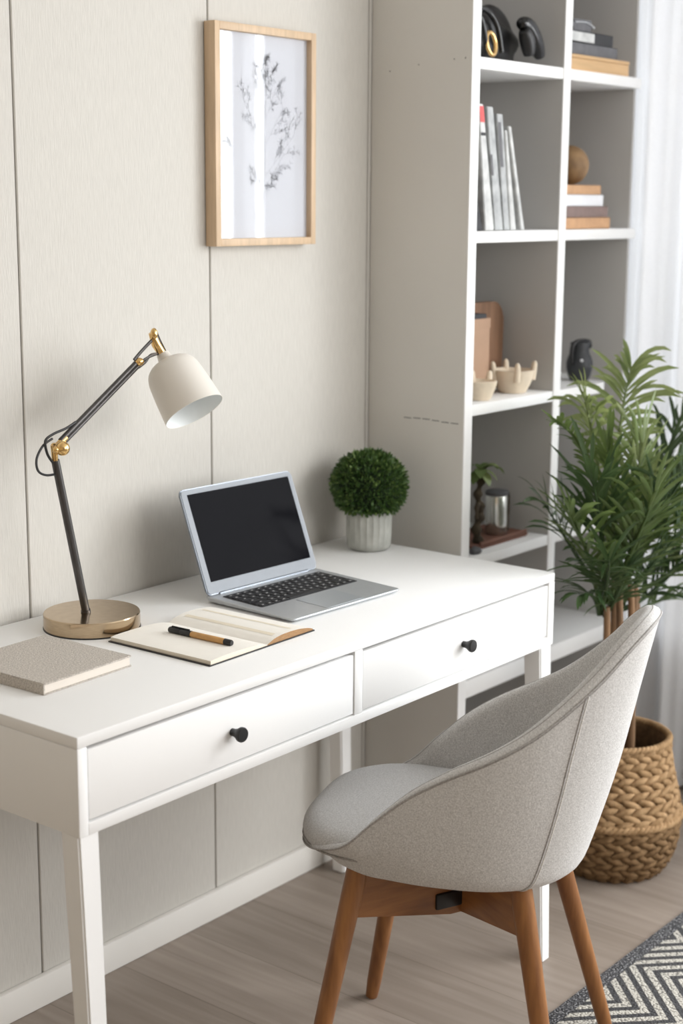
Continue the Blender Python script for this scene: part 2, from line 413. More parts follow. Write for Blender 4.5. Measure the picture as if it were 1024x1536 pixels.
# ------------------------------------------------------------------ bookcase
BX0, BX1, BY = 1.359, 2.098, -.258
bk = thing('bookcase', 'tall white open bookcase with two columns of shelves beside the desk', 'bookcase', (1.73,-.13,0))
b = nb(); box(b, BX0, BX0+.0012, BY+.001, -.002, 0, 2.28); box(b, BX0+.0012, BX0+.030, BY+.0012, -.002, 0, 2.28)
for yv, zv in ((-.05,1.755),(-.125,1.765),(-.215,1.772),(-.243,1.773)):
    ball(b, (BX0, yv, zv), .0016, 1, mi=1)
for i in range(6):
    y0 = -.10-.025*i; box(b, BX0-.0003, BX0+.001, y0-.02, y0, 1.017+.0015*math.sin(i), 1.0188+.0015*math.sin(i), mi=1)
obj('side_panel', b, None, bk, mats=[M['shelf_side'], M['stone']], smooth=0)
b = nb(); box(b, BX0, BX0+.030, BY-.002, BY+.0012, 0, 2.28, .0008); obj('edge_strip', b, M['white'], bk)
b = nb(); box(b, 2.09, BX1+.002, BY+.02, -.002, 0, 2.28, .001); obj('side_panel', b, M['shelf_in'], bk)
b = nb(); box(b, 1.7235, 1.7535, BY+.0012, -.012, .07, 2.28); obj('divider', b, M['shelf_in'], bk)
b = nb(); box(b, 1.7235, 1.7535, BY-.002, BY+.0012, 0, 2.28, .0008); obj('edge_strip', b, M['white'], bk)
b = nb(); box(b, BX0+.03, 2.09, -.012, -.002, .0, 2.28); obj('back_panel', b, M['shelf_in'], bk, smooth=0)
shelves = [2.137, 1.777, 1.4225, 1.055, .715, .435, .07]
for z in shelves:
    th = .024 if z > .5 else .04
    for (a, c) in ((BX0+.03, 1.7235), (1.7535, 2.09)):
        b = nb()
        if abs(z-1.055) < .01 and a > 1.7:
            pts = [(a,-.012),(a,BY),(1.955,BY)]
            pts += [(1.955+.035*math.sin(t), BY+.035-.035*math.cos(t)) for t in [PI/2*i/8 for i in range(1,9)]]
            pts += [(2.005,-.17),(2.03,-.13),(2.09,-.10),(2.09,-.012)]
            prism(b, pts, z-th, z)
        else: box(b, a, c, BY, -.012, z-th, z, .001)
        obj('shelf', b, M['white'], bk)
b = nb(); box(b, BX0-.001, BX1+.003, BY-.002, -.002, 2.28, 2.31, .001); obj('top_panel', b, M['white'], bk)

# ------------------------------------------------------------------ framed picture
pf = thing('picture_frame', 'framed pencil drawing of a leafless sprig in a pale oak frame on the wall', 'picture', (.99,-.015,1.6))
px0, px1, pz0, pz1, py0, py1, fwid = .838, 1.137, 1.396, 1.8145, -.030, -.002, .0145
b = nb()
for (a,c,d,e) in ((px0,px0+fwid,pz0,pz1),(px1-fwid,px1,pz0,pz1),(px0+fwid,px1-fwid,pz0,pz0+fwid),(px0+fwid,px1-fwid,pz1-fwid,pz1)):
    box(b, a, c, py0, py1, d, e, .001)
fr = obj('frame', b, M['oak'], pf)
b = nb(); box(b, px0+.01, px1-.01, -.0165, -.0145, pz0+.01, pz1-.01); pr = obj('print', b, M['print'], pf, smooth=0)
b = nb(); r2 = random.Random(3)
def stroke(p, q, w):
    p, q = V(p), V(q); d = (q-p); n = V((-d.y, d.x)).normalized()*w/2
    vs = [b.verts.new((c.x, -.0168, c.y)) for c in (p+n, p-n, q-n, q+n)]; b.faces.new(vs)
cx = .992
trunk = [(cx-.004,1.452),(cx-.001,1.50),(cx+.003,1.56),(cx+.002,1.63),(cx+.006,1.69),(cx+.004,1.735)]
for p, q in zip(trunk, trunk[1:]): stroke(p, q, .0017)
def twig(p, ang, L, depth):
    q = (p[0]+L*math.cos(ang), p[1]+L*math.sin(ang)); stroke(p, q, .0007)
    if depth == 0:
        for _ in range(6):
            a2 = ang + r2.uniform(-1.6,1.6); s = r2.uniform(.004,.010); t = r2.random()
            c = (p[0]+(q[0]-p[0])*t, p[1]+(q[1]-p[1])*t); e = (c[0]+s*math.cos(a2), c[1]+s*math.sin(a2)); stroke(c, e, .0009)
        return
    for k in range(4):
        t = .3+.7*k/3; c = (p[0]+(q[0]-p[0])*t, p[1]+(q[1]-p[1])*t)
        twig(c, ang+r2.choice((-1,1))*r2.uniform(.35,.8), L*r2.uniform(.3,.45), depth-1)
for (x, z, ang, L) in ((cx+.003,1.51,.85,.085),(cx+.002,1.53,.75,.12),(cx,1.50,2.4,.04),(cx+.003,1.59,.95,.09),(cx+.003,1.60,2.3,.09),(cx+.004,1.64,1.1,.07),
        (cx+.003,1.65,2.1,.07),(cx+.005,1.69,1.2,.045),(cx+.005,1.69,1.95,.045),(cx,1.49,.9,.04),(cx-.09,1.585,2.6,.02),(cx+.004,1.735,1.4,.02)):
    twig((x,z), ang, L, 2)
obj('drawing', b, M['pencil'], pr, smooth=0)
b = nb(); box(b, px0+.01, px1-.01, -.0225, -.021, pz0+.01, pz1-.01); obj('glass', b, M['glass'], pf, smooth=0)

# ------------------------------------------------------------------ desk lamp
LX, LY = .404, -.131
lamp = thing('desk_lamp', 'desk lamp with cream shade, dark jointed arm and round bronze base', 'lamp', (LX,LY,ZT))
b = nb(); T = TR((LX,LY,ZT))
lathe(b, [(.080,.0),(.0835,.0005),(.084,.0025),(.084,.0262),(.0828,.028),(.04,.0283),(.001,.0283)], 96, T, cap1=True)
obj('base', b, M['bronze'], lamp, smooth=30)
b = nb(); lathe(b, [(.0848,0),(.0848,.0022),(.084,.0022)], 96, T, cap1=True); obj('base_pad', b, M['black'], lamp)
P0, P1 = V((.3935,-.128,.777)), V((.334,-.128,1.054)); ELB = V((.336,-.128,1.0755)); Q0, Q1 = V((.348,-.128,1.083)), V((.5265,-.128,1.2005))
b = nb(); tube(b, [P0, P1], .0072, 16); tube(b, [P0, P0+(P1-P0)*.02], .0085, 16)
obj('lower_arm', b, M['gunmetal'], lamp)
b = nb(); dq = (Q1-Q0).normalized(); nq = V((-dq.z,0,dq.x))
tube(b, [Q0+nq*.0028, Q1+nq*.0028], .0047, 14); tube(b, [Q0-nq*.0045, Q1-nq*.0045], .004, 14)
ua = obj('upper_arm', b, M['gunmetal'], lamp)
b = nb(); ball(b, ELB+V((.004,-.012,-.001)), .0125, 3)
lathe(b, [(.007,0),(.007,.02)], 20, axis_T(ELB+V((.002,.008,0)), (0,-1,0)), cap1=True)
tube(b, [ELB+V((-.004,0,.004)), ELB+V((-.002,0,-.03))], [.006,.0052], 12)
ball(b, ELB+V((-.009,-.010,-.002)), .0065, 2)
tube(b, [ELB, Q0+dq*.012], [.0055,.006], 12)
obj('elbow_joint', b, M['brass'], lamp)
b = nb()
loop = cr([Q0+dq*.045+nq*.007, Q0+dq*.022+nq*.012, ELB+V((-.002,.004,.022)), ELB+V((-.017,.006,.012)), ELB+V((-.016,.004,-.008)), ELB+V((-.010,.0,-.022)), P1+V((-.003,0,-.004))], 50)
tube(b, loop, .0023, 8)
loop = cr([ELB+V((.0,.008,.014)), ELB+V((-.02,.009,.004)), ELB+V((-.037,.006,-.016)), ELB+V((-.036,.004,-.036)), ELB+V((-.02,.002,-.045)), P1+(P0-P1)*.085], 50)
tube(b, loop, .0021, 8)
obj('cord', b, M['black'], lamp)
# head joint and bell shade
NK = V((.590,-.131,1.2105)); AX = V((.027,-.602,-.798)).normalized(); TOPJ = V((.572,-.126,1.243))
b = nb()
ball(b, Q1+V((.004,-.002,.004)), .0095, 2, sc=(1,.9,.8))
tube(b, [TOPJ+V((-.006,0,.010)), TOPJ+V((.002,-.002,-.010)), NK-AX*.002], [.006,.0085,.0075], 14)
ball(b, TOPJ+V((-.004,-.004,.008)), .0095, 2, sc=(.75,.7,1.15))
obj('head_joint', b, M['brass'], lamp)
b = nb()
tube(b, cr([Q1+V((-.006,.0,.008)), Q1+V((.012,0,.022)), TOPJ+V((-.004,0,-.002))], 12), .003, 8)
tube(b, cr([Q1+V((.004,.0,-.006)), Q1+V((.02,0,.002)), Q1+V((.036,0,.014)), NK-AX*.004], 16), .0026, 8)
tube(b, cr([Q1+V((.004,-.004,.001)), Q1+V((.022,-.004,.010)), NK-AX*.008], 12), .0024, 8)
tube(b, [TOPJ+V((.004,-.002,.012)), TOPJ+V((.012,-.003,-.004)), NK+V((.008,0,.004))], .0013, 6)
obj('head_bracket', b, M['gunmetal'], lamp)
T = axis_T(NK, AX)
b = nb()
outer = [(.0115,-.004),(.013,.004),(.016,.0115),(.0235,.0135),(.0335,.0165),(.043,.0245),(.0485,.037),(.051,.055),(.0535,.080),(.0555,.108),(.0562,.118)]
prof = [V((r,0,z)) for r,z in outer]; prof = [(p.x,p.z) for p in cr(prof, 40)]
lathe(b, prof + [(.0556,.1184),(.0550,.1178)], 72, T, cap0=True)
sh = obj('lamp_shade', b, M['shade'], lamp, smooth=60)
b = nb(); inner = [(r-.0012, z+.0005) for r,z in prof if z > .0165]; inner[-1] = (.0550,.1178)
lathe(b, [(.002,.0165)]+inner, 72, T, cap0=True); obj('shade_lining', b, M['shadein'], sh, smooth=60)
b = nb(); lathe(b, [(.011,.017),(.011,.035),(.014,.045),(.018,.058),(.0165,.07),(.008,.077),(.001,.078)], 24, T); obj('bulb', b, M['lampglow'], lamp, smooth=60)

# ------------------------------------------------------------------ laptop
rot = math.radians(-2.1)
lap = thing('laptop', 'silver laptop open with a dark blank screen on the desk', 'laptop', (.649,-.180,ZT), rot)
TL = TR((.649,-.180,ZT), rot); W, D, LH = .305, .211, .2035; HB = .0135
b = nb()
pts = []
def rrect(x0,x1,y0,y1,r,n=6):
    o = []
    for (cx_,cy_,a0) in ((x1-r,y1-r,0),(x0+r,y1-r,PI/2),(x0+r,y0+r,PI),(x1-r,y0+r,3*PI/2)):
        for i in range(n+1): a = a0+PI/2*i/n; o.append((cx_+r*math.cos(a), cy_+r*math.sin(a)))
    return o
top = rrect(0,W,-D,.012,.010); bot = rrect(.010,W-.010,-D+.008,.008,.010)
def layer(p, zf): return [b.verts.new(TL @ V((x,y,zf(y)))) for x,y in p]
zt = lambda y: HB*(.62+.38*(y+D)/D) if y < 0 else HB
L = [layer(bot, lambda y: .001), layer(rrect(.002,W-.002,-D+.002,.010,.010), lambda y: .0045), layer(top, lambda y: zt(y)-.0015), layer(rrect(.0012,W-.0012,-D+.0012,.0108,.009), zt)]
n = len(top)
b.faces.new(L[0][::-1]); b.faces.new(L[-1])
for A, B in zip(L, L[1:]):
    for k in range(n): b.faces.new((A[k],A[(k+1)%n],B[(k+1)%n],B[k]))
lbase = obj('laptop_base', b, M['alu'], lap, smooth=30)
sl = .38*HB/D
TK = TL @ Matrix.Translation((0,0,HB)) @ Matrix.Rotation(math.atan(sl),4,'X')     # follows the wedge
b = nb(); prism(b, rrect(.018,W-.018,-.118,-.016,.004), .0002, .0007, TK); obj('keyboard_tray', b, M['tray'], lbase, smooth=0)
b = nb(); prism(b, rrect(W/2-.052,W/2+.052,-D+.008,-.126,.004), .0002, .0006, TK); obj('trackpad', b, M['trackpad'], lbase, smooth=0)
rows = [(-.0265,.0085,[1]*14), (-.0415,.0145,[1]*13+[1.5]), (-.0585,.0145,[1.5]+[1]*13), (-.0755,.0145,[1.8]+[1]*11+[1.8]), (-.0925,.0145,[2.3]+[1]*10+[2.3]), (-.109,.0125,[1,1,1,1.25,5.2,1.25,1,1,1,1])]
proto = {}
for (yc, h, ws) in rows:
    tot = sum(ws); u = (W-.042)/tot; x = .021
    for wk in ws:
        k = (round(wk*u,4), h)
        if k not in proto:
            b = nb(); box(b, .0011, wk*u-.0011, -h/2+.0008, h/2-.0008, 0, .0012, .0004, seg=1)
            if wk < 3:
                g = [b.verts.new((wk*u/2+sx*.0022, sy*.0016, .00128)) for sx,sy in ((-1,-1),(1,-1),(1,1),(-1,1))]
                b.faces.new(g).material_index = 1
            me = bpy.data.meshes.new('key'); b.to_mesh(me); b.free(); me.materials.append(M['key']); me.materials.append(M['legend']); proto[k] = me
        o = bpy.data.objects.new('key', proto[k]); C.objects.link(o); o.parent = lbase
        o.matrix_local = Matrix.Translation((0,0,HB)) @ Matrix.Rotation(math.atan(sl),4,'X') @ Matrix.Translation((x, yc, .0007))
        x += wk*u
# lid: local z runs up the lid, -y faces the user
tilt = math.radians(111.5-90)
TLID = TL @ Matrix.Translation((0,.002,HB+.001)) @ Matrix.Rotation(-tilt,4,'X')
TF = TLID @ Matrix.Rotation(PI/2,4,'X')       # prism xy -> lid xz, prism z -> -y
b = nb(); prism(b, rrect(0,W,0,LH,.010), -.0055, -.0008, TF, bev=.001); lid = obj('lid', b, M['aludark'], lap)
b = nb(); prism(b, rrect(.0018,W-.0018,.0018,LH-.0018,.009), -.0009, .0004, TF); obj('bezel', b, M['alubezel'], lid)
b = nb(); prism(b, rrect(.0155,W-.0125,.024,LH-.011,.001,2), .0003, .0007, TF); obj('screen', b, M['screen'], lid, smooth=0)
b = nb(); tube(b, [TL @ V((.03,.004,HB)), TL @ V((W-.03,.004,HB))], .0042, 12); obj('hinge', b, M['aludark'], lap)

# ------------------------------------------------------------------ closed linen book
bkz = .0185
cb = thing('book', 'closed beige speckled linen book lying at the front left corner of the desk', 'book', (.19,-.26,ZT), math.radians(2.5))
TB = TR((.19,-.26,ZT), math.radians(2.5))
b = nb(); pts = rrect(-.1,.09,-.1,.1,.003,3)
prism(b, pts, bkz-.0026, bkz, TB, bev=.0008); prism(b, pts, 0, .0026, TB, bev=.0008); box(b, -.1,-.0975,-.099,.099,.002,bkz-.002, T=TB)
obj('cover', b, M['linen'], cb)
b = nb(); box(b, -.0975,.087,-.0975,.0975,.0026,bkz-.0026, T=TB); obj('pages', b, M['bookpages'], cb, smooth=0)

# ------------------------------------------------------------------ open notebook and pen
na = math.radians(2.0)
note = thing('notebook', 'open notebook with cream pages and black cover in front of the laptop', 'notebook', (.508,-.335,ZT), na)
# skewed to lie as in the photograph: spine line from (.513,-.227) to (.501,-.442)
TN = TR((.5045,-.335,ZT), math.radians(1.5))
H2 = .113
def strip(prof, y0, y1, zb, T, b):
    """closed solid between height profile [(x,z)] and zb(x)"""
    rows_ = []
    ys = [y0, y1]
    for y in ys:
        up = [b.verts.new(T @ V((x,y,z))) for x,z in prof]; dn = [b.verts.new(T @ V((x,y,zb(x)))) for x,z in prof]
        rows_.append((up,dn))
    (u0,d0),(u1,d1) = rows_; n = len(prof)
    for i in range(n-1):
        b.faces.new((u0[i],u0[i+1],u1[i+1],u1[i])); b.faces.new((d0[i+1],d0[i],d1[i],d1[i+1]))
        b.faces.new((d0[i],d0[i+1],u0[i+1],u0[i])).material_index = 1; b.faces.new((d1[i+1],d1[i],u1[i],u1[i+1])).material_index = 1
    b.faces.new((d0[0],u0[0],u1[0],d1[0])).material_index = 1; b.faces.new((u0[-1],d0[-1],d1[-1],u1[-1])).material_index = 1
b = nb(); strip([(-.146,.0022),(.0,.0022),(.126,.0022)], -H2-.002, H2+.002, lambda x: 0.0003, TN, b)
obj('cover', b, None, note, mats=[M['black'], M['black']], smooth=0)
b = nb(); lp = [V((x,0,z)) for x,z in ((-.142,.0085),(-.125,.0098),(-.09,.0104),(-.05,.0100),(-.02,.0075),(-.006,.0045),(0,.0035))]
strip([(p.x,p.z) for p in cr(lp, 24)], -H2, H2, lambda x: .0022, TN, b); obj('page_block', b, None, note, mats=[M['paper'], M['pageedge']], smooth=30)
b = nb(); rp = [V((x,0,z)) for x,z in ((0,.0035),(.008,.0065),(.022,.0105),(.045,.0130),(.08,.0125),(.11,.0085),(.123,.0045))]
rpp = [(p.x,p.z) for p in cr(rp, 28)]
strip(rpp, -H2, H2, lambda x: .0022, TN, b); obj('page_block', b, None, note, mats=[M['paper'], M['kraft']], smooth=30)
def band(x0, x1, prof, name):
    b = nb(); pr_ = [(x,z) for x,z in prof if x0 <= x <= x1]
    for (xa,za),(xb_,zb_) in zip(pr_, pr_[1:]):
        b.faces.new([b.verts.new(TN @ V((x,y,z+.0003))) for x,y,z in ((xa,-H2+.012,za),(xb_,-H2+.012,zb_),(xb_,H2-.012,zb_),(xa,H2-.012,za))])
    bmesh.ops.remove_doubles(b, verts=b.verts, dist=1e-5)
    obj(name, b, M['pageshading'], note)
M['pageshading'] = mat('page_shading_band', (.78,.71,.58), .9, spec=.1, noise=(25,.03), stretch=(1,.2,1))  # shading of the curved page painted as beige bands along the fold
band(.022,.04,rpp,'page_shading_band'); band(.066,.082,rpp,'page_shading_band')
p0, p1 = V((.440,-.285,.7655)), V((.446,-.424,.7655))
pen = thing('pen', 'black pen with tan barrel lying on the open notebook', 'pen', p0)
dp = (p1-p0)
b = nb(); tube(b, [p0+dp*.36, p0+dp*.37, p0+dp*.88, p0+dp*.89], [.0048,.0053,.0053,.0048], 18); obj('barrel', b, M['penwood'], pen)
b = nb(); tube(b, [p0, p0+dp*.012, p0+dp*.18, p0+dp*.19, p0+dp*.2, p0+dp*.36], [.0040,.0052,.0054,.0048,.0056,.0056], 18)
cp = obj('cap', b, M['black'], pen)
b = nb(); tube(b, [p0+dp*.05+V((0,0,.0066)), p0+dp*.33+V((0,0,.0066))], .0012, 8); tube(b, [p0+dp*.05+V((0,0,.0066)), p0+dp*.03+V((0,0,.002))], .0012, 8); obj('clip', b, M['blackg'], cp)
b = nb(); tube(b, [p0+dp*.89, p0+dp*.985, p1], [.0054,.0052,.0042], 18); obj('end_plug', b, M['black'], pen)

# ------------------------------------------------------------------ topiary
TX, TY = 1.213, -.118
tp = thing('potted_topiary', 'round clipped green topiary in a fluted grey pot on the desk', 'plant', (TX,TY,ZT))
b = nb(); T = TR((TX,TY,ZT))
flute = lambda a, z: 1 - .045*abs(math.sin(a*11))**.55*min(1,max(0,(z-.012)/.012))
lathe(b, [(.030,0),(.040,.0005),(.0445,.004),(.0475,.012),(.049,.03),(.0492,.06),(.0492,.082),(.0485,.0835),(.0455,.0835),(.045,.07),(.01,.068)], 176, T, fn=lambda a,z: flute(a,z))
obj('pot', b, M['pot'], tp, smooth=60)
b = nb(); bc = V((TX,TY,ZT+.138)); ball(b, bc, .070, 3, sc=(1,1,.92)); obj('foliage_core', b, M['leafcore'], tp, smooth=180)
b = nb()
for i in range(5200):
    z = rnd.uniform(-1,1); a = rnd.uniform(0,2*PI); s = math.sqrt(1-z*z); nrm = V((s*math.cos(a), s*math.sin(a), z))
    p = bc + V((nrm.x, nrm.y, nrm.z*.92))*(.076*rnd.uniform(.88,1.05))
    if p.z < ZT+.0845 and math.hypot(p.x-TX,p.y-TY) < .052: continue
    d = (nrm + V((rnd.uniform(-.7,.7),rnd.uniform(-.7,.7),rnd.uniform(-.4,.8)))).normalized()
    u, w = frame_of(d); th = rnd.uniform(0,2*PI); sd = u*math.cos(th)+w*math.sin(th); up = d.cross(sd)
    L_ = rnd.uniform(.0075,.0135); wd = L_*.25
    vs = [b.verts.new(q) for q in (p, p+d*L_*.45+sd*wd+up*.0008, p+d*L_, p+d*L_*.45-sd*wd+up*.0008)]
    f = b.faces.new(vs); f.material_index = 1 if rnd.random() < .22 else 0
me_o = obj('foliage', b, None, tp, mats=[M['boxleaf'], M['boxleaf2']], smooth=0)

# ------------------------------------------------------------------ basket
GX, GY = 1.617, -.517
bsk = thing('basket', 'round woven seagrass belly basket on the floor holding the palm', 'basket', (GX,GY,0))
def weave(prof, name, m, n, sq=1.0):
    """stacked rows of plaited strands following prof [(r,z)]"""
    b = nb()
    for j, (r, z) in enumerate(prof):
        for k in range(n):
            a = 2*PI*(k + .5*(j % 2))/n
            c = V((GX+r*math.cos(a), GY+r*math.sin(a), z)); t = V((-math.sin(a), math.cos(a), 0)); o_ = V((math.cos(a), math.sin(a), 0))
            sgn = 1 if j % 2 else -1
            d = (t + V((0,0,.40*sgn)) + o_*rnd.uniform(-.05,.05)).normalized(); w_ = o_.cross(d).normalized()
            L_ = 2*PI*r/n*1.02; H_ = .0088*sq
            vs = bmesh.ops.create_icosphere(b, subdivisions=1, radius=1)['verts']
            for v in vs:
                q = v.co.copy(); v.co = c + d*q.x*L_*.8 + w_*q.y*H_ + o_*(q.z*.0060-.0035*q.x*q.x)
    return obj(name, b, m, bsk, smooth=180)
def lerp_prof(keys, n):
    ps = cr([V((r,0,z)) for r,z in keys], n); return [(p.x,p.z) for p in ps]
lo = [(.112,.010),(.128,.03),(.140,.06),(.146,.09),(.148,.118),(.146,.135)]
hi = [(.147,.140),(.1445,.165),(.137,.20),(.129,.235),(.1225,.27),(.119,.302)]
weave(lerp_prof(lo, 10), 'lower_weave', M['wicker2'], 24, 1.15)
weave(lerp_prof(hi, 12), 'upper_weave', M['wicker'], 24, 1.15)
b = nb()
for s in (0, 1, 2):
    pts = []
    for k in range(220):
        a = 2*PI*k/220; ph = a*26+s*2*PI/3; rr_ = .1495+.0042*math.cos(ph); zz = .138+.0048*math.sin(ph)
        pts.append((GX+rr_*math.cos(a), GY+rr_*math.sin(a), zz))
    tube(b, pts, .0050, 6, closed=True)
obj('fold_braid', b, M['wicker'], bsk, smooth=180)
b = nb()
for s in (0, 1, 2):
    pts = []
    for k in range(200):
        a = 2*PI*k/200; ph = a*24+s*2*PI/3; rr_ = .117+.0038*math.cos(ph); zz = .310+.0042*math.sin(ph)
        pts.append((GX+rr_*math.cos(a), GY+rr_*math.sin(a), zz))
    tube(b, pts, .0048, 6, closed=True)
obj('rim_braid', b, M['wicker'], bsk, smooth=180)
b = nb(); T = TR((GX,GY,0))
allp = lerp_prof(lo,10)+lerp_prof(hi,12)
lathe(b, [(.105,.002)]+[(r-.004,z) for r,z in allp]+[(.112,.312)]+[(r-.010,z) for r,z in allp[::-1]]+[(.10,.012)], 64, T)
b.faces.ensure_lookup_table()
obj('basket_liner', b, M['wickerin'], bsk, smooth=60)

# ------------------------------------------------------------------ palm
palm = thing('potted_palm', 'tall green areca palm standing in the woven basket', 'plant', (GX,GY,.01))
b = nb(); lathe(b, [(.07,.014),(.085,.02),(.098,.18),(.100,.205),(.094,.205),(.092,.19),(.05,.193),(.001,.195)], 40, T, cap1=True)
obj('soil_pot', b, M['soil'], palm)
def bez(p0,p1,p2,t): return p0*(1-t)**2 + p1*2*t*(1-t) + p2*t*t
def frond(base, ctrl, tip, nl=16, ll=.17, lw=.0062, droop=.35, m=None, start=.3, spread=.75, seed=0, upb=.25):
    r_ = random.Random(seed+11); b = nb(); p0,p1,p2 = V(base),V(ctrl),V(tip)
    tube(b, [bez(p0,p1,p2,i/18) for i in range(19)], [.0052*(1-i/18)**.7+.0011 for i in range(19)], 6)
    axis0 = (p2-p0); side0 = axis0.cross(V((0,0,1)))
    if side0.length < .05: side0 = V((.6,-.8,0))
    side0.normalize(); side0 = (side0 + V((.35,-.30,0))*r_.uniform(-.6,.9)).normalized()
    for i in range(nl):
        t = start + (1-start)*(i+.5)/nl; p = bez(p0,p1,p2,t); tg = (bez(p0,p1,p2,min(1,t+.02))-bez(p0,p1,p2,t-.02)).normalized()
        sd = (side0 - tg*side0.dot(tg)).normalized(); nm = sd.cross(tg).normalized()
        if nm.z < 0: nm = -nm
        prof_ = math.sin(PI*min(1,(.12+.88*(i+.5)/nl)))**.55 if i < nl*.85 else .75
        for sg in (-1,1):
            L_ = ll*prof_*r_.uniform(.65,1.25); sp = spread*(1-.55*(i/nl))*r_.uniform(.8,1.2)
            if r_.random() < .10: continue
            jit = V((r_.uniform(-1,1),r_.uniform(-1,1),r_.uniform(-1,1)))*.26
            d = (tg*(1-sp*.45) + sd*sg*sp + nm*upb*r_.uniform(-.3,1.7) + jit).normalized()
            q = p.copy(); w0 = lw*r_.uniform(.85,1.25); prev = None; ns = 6; dro = droop*r_.uniform(.5,1.6)
            for s in range(ns+1):
                f = s/ns; wd = w0*(.35+ 2.6*f*(1-f)**.8 if f < .98 else .03)
                wv = d.cross(nm); wv = wv.normalized() if wv.length > 1e-4 else sd
                a_ = b.verts.new(q+wv*wd+nm*wd*.35); c_ = b.verts.new(q-wv*wd+nm*wd*.35); e_ = b.verts.new(q)
                if prev:
                    b.faces.new((prev[0],a_,e_,prev[2])); b.faces.new((prev[2],e_,c_,prev[1]))
                prev = (a_,c_,e_)
                q = q + d*(L_/ns); d = (d + V((0,0,-1))*dro*(.25+f)*.42).normalized()
                q.x = min(q.x, 2.085); 
                if q.y > -.285 and q.x > 1.33: q.y = -.285 - .2*(q.y+.285)
    return obj('frond', b, m, palm, smooth=60)
g1,g2,g3 = M['palm1'],M['palm2'],M['palm3']
def B(x, z=.50, y=0): return (x, GY+y, z+.08)
F = [ # base, control, tip, leaflets, length, droop, material, start, spread
 (B(1.57,.60),(1.575,-.50,1.00),(1.635,-.505,1.135),24,.115,.75,g2,.45,.95),
 (B(1.57,.60),(1.55,-.47,1.00),(1.50,-.47,1.07),22,.10,.7,g2,.45,.9),
 (B(1.54,.58),(1.52,-.50,1.00),(1.285,-.52,1.057),20,.050,.3,g1,.5,.6),
 (B(1.53,.55),(1.50,-.53,.80),(1.34,-.58,.955),22,.13,.35,g3,.35,.6),
 (B(1.52,.53),(1.49,-.51,.74),(1.335,-.54,.86),20,.13,.4,g1,.35,.65),
 (B(1.52,.53),(1.47,-.56,.70),(1.36,-.62,.775),20,.13,.5,g3,.35,.7),
 (B(1.54,.55),(1.52,-.60,.78),(1.45,-.67,.91),22,.14,.45,g1,.35,.7),
 (B(1.57,.57),(1.58,-.60,.82),(1.57,-.69,.95),24,.14,.45,g3,.35,.75),
 (B(1.57,.57),(1.58,-.55,.84),(1.54,-.59,.99),24,.13,.4,g2,.4,.65),
 (B(1.60,.56),(1.65,-.58,.80),(1.72,-.65,.95),24,.14,.35,g1,.35,.65),
 (B(1.62,.56),(1.70,-.51,.84),(1.84,-.53,1.00),20,.14,.4,g3,.4,.5),
 (B(1.62,.55),(1.74,-.50,.78),(1.96,-.52,.955),22,.14,.45,g1,.4,.55),
 (B(1.62,.54),(1.74,-.56,.72),(1.92,-.61,.85),22,.14,.45,g2,.35,.65),
 (B(1.62,.54),(1.72,-.60,.68),(1.84,-.67,.77),20,.13,.5,g1,.35,.7),
 (B(1.62,.53),(1.70,-.50,.65),(1.83,-.50,.69),14,.12,.6,g3,.45,.6),
 (B(1.61,.55),(1.68,-.46,.70),(1.78,-.43,.84),18,.13,.5,g3,.4,.65),
 (B(1.55,.55),(1.53,-.45,.72),(1.45,-.41,.85),18,.12,.5,g3,.4,.65),
 (B(1.515,.53),(1.47,-.53,.68),(1.37,-.55,.685),12,.10,.6,g3,.45,.6),
 (B(1.56,.54),(1.55,-.57,.72),(1.51,-.62,.82),22,.12,.35,g1,.35,.75),
 (B(1.60,.54),(1.63,-.54,.74),(1.65,-.56,.90),22,.13,.35,g2,.35,.7),
 (B(1.58,.54),(1.60,-.57,.68),(1.62,-.65,.80),20,.12,.45,g3,.35,.75),
 (B(1.54,.52),(1.52,-.55,.64),(1.47,-.60,.72),16,.11,.5,g3,.35,.7),
 (B(1.62,.52),(1.67,-.56,.62),(1.73,-.60,.70),16,.12,.5,g3,.35,.7),
 (B(1.63,.48),(1.72,-.52,.60),(1.82,-.55,.595),8,.10,.6,g1,.45,.4),
 (B(1.57,.56),(1.56,-.54,.78),(1.44,-.56,.99),20,.12,.35,g1,.4,.6),
 (B(1.60,.56),(1.64,-.53,.82),(1.74,-.56,.89),20,.13,.35,g3,.4,.6),
]
for i,(a,c,t,nl,ll,dr_,m_,st,spd) in enumerate(F):
    frond(a,c,t,nl,ll*1.1,.0039,dr_,m_,st,spd,seed=i)
for (dx,dy,tx,ty,tz) in ((-.045,-.01,-.105,-.02,.63),(-.034,-.03,-.080,-.035,.66),(-.015,.0,-.055,-.01,.68),(.0,-.035,-.040,-.04,.67),(.015,-.02,.0,-.03,.66),(.03,-.01,.030,-.02,.64)):
    b = nb(); p0 = V((GX+dx,GY+dy,.19)); p2 = V((GX+tx,GY+ty,tz)); p1 = (p0+p2)/2 + V((dx*.3,dy*.3,.02))
    tube(b, [bez(p0,p1,p2,i/12) for i in range(13)], [.0115-.0045*i/12 for i in range(13)], 10); obj('stem', b, M['cane'], palm)

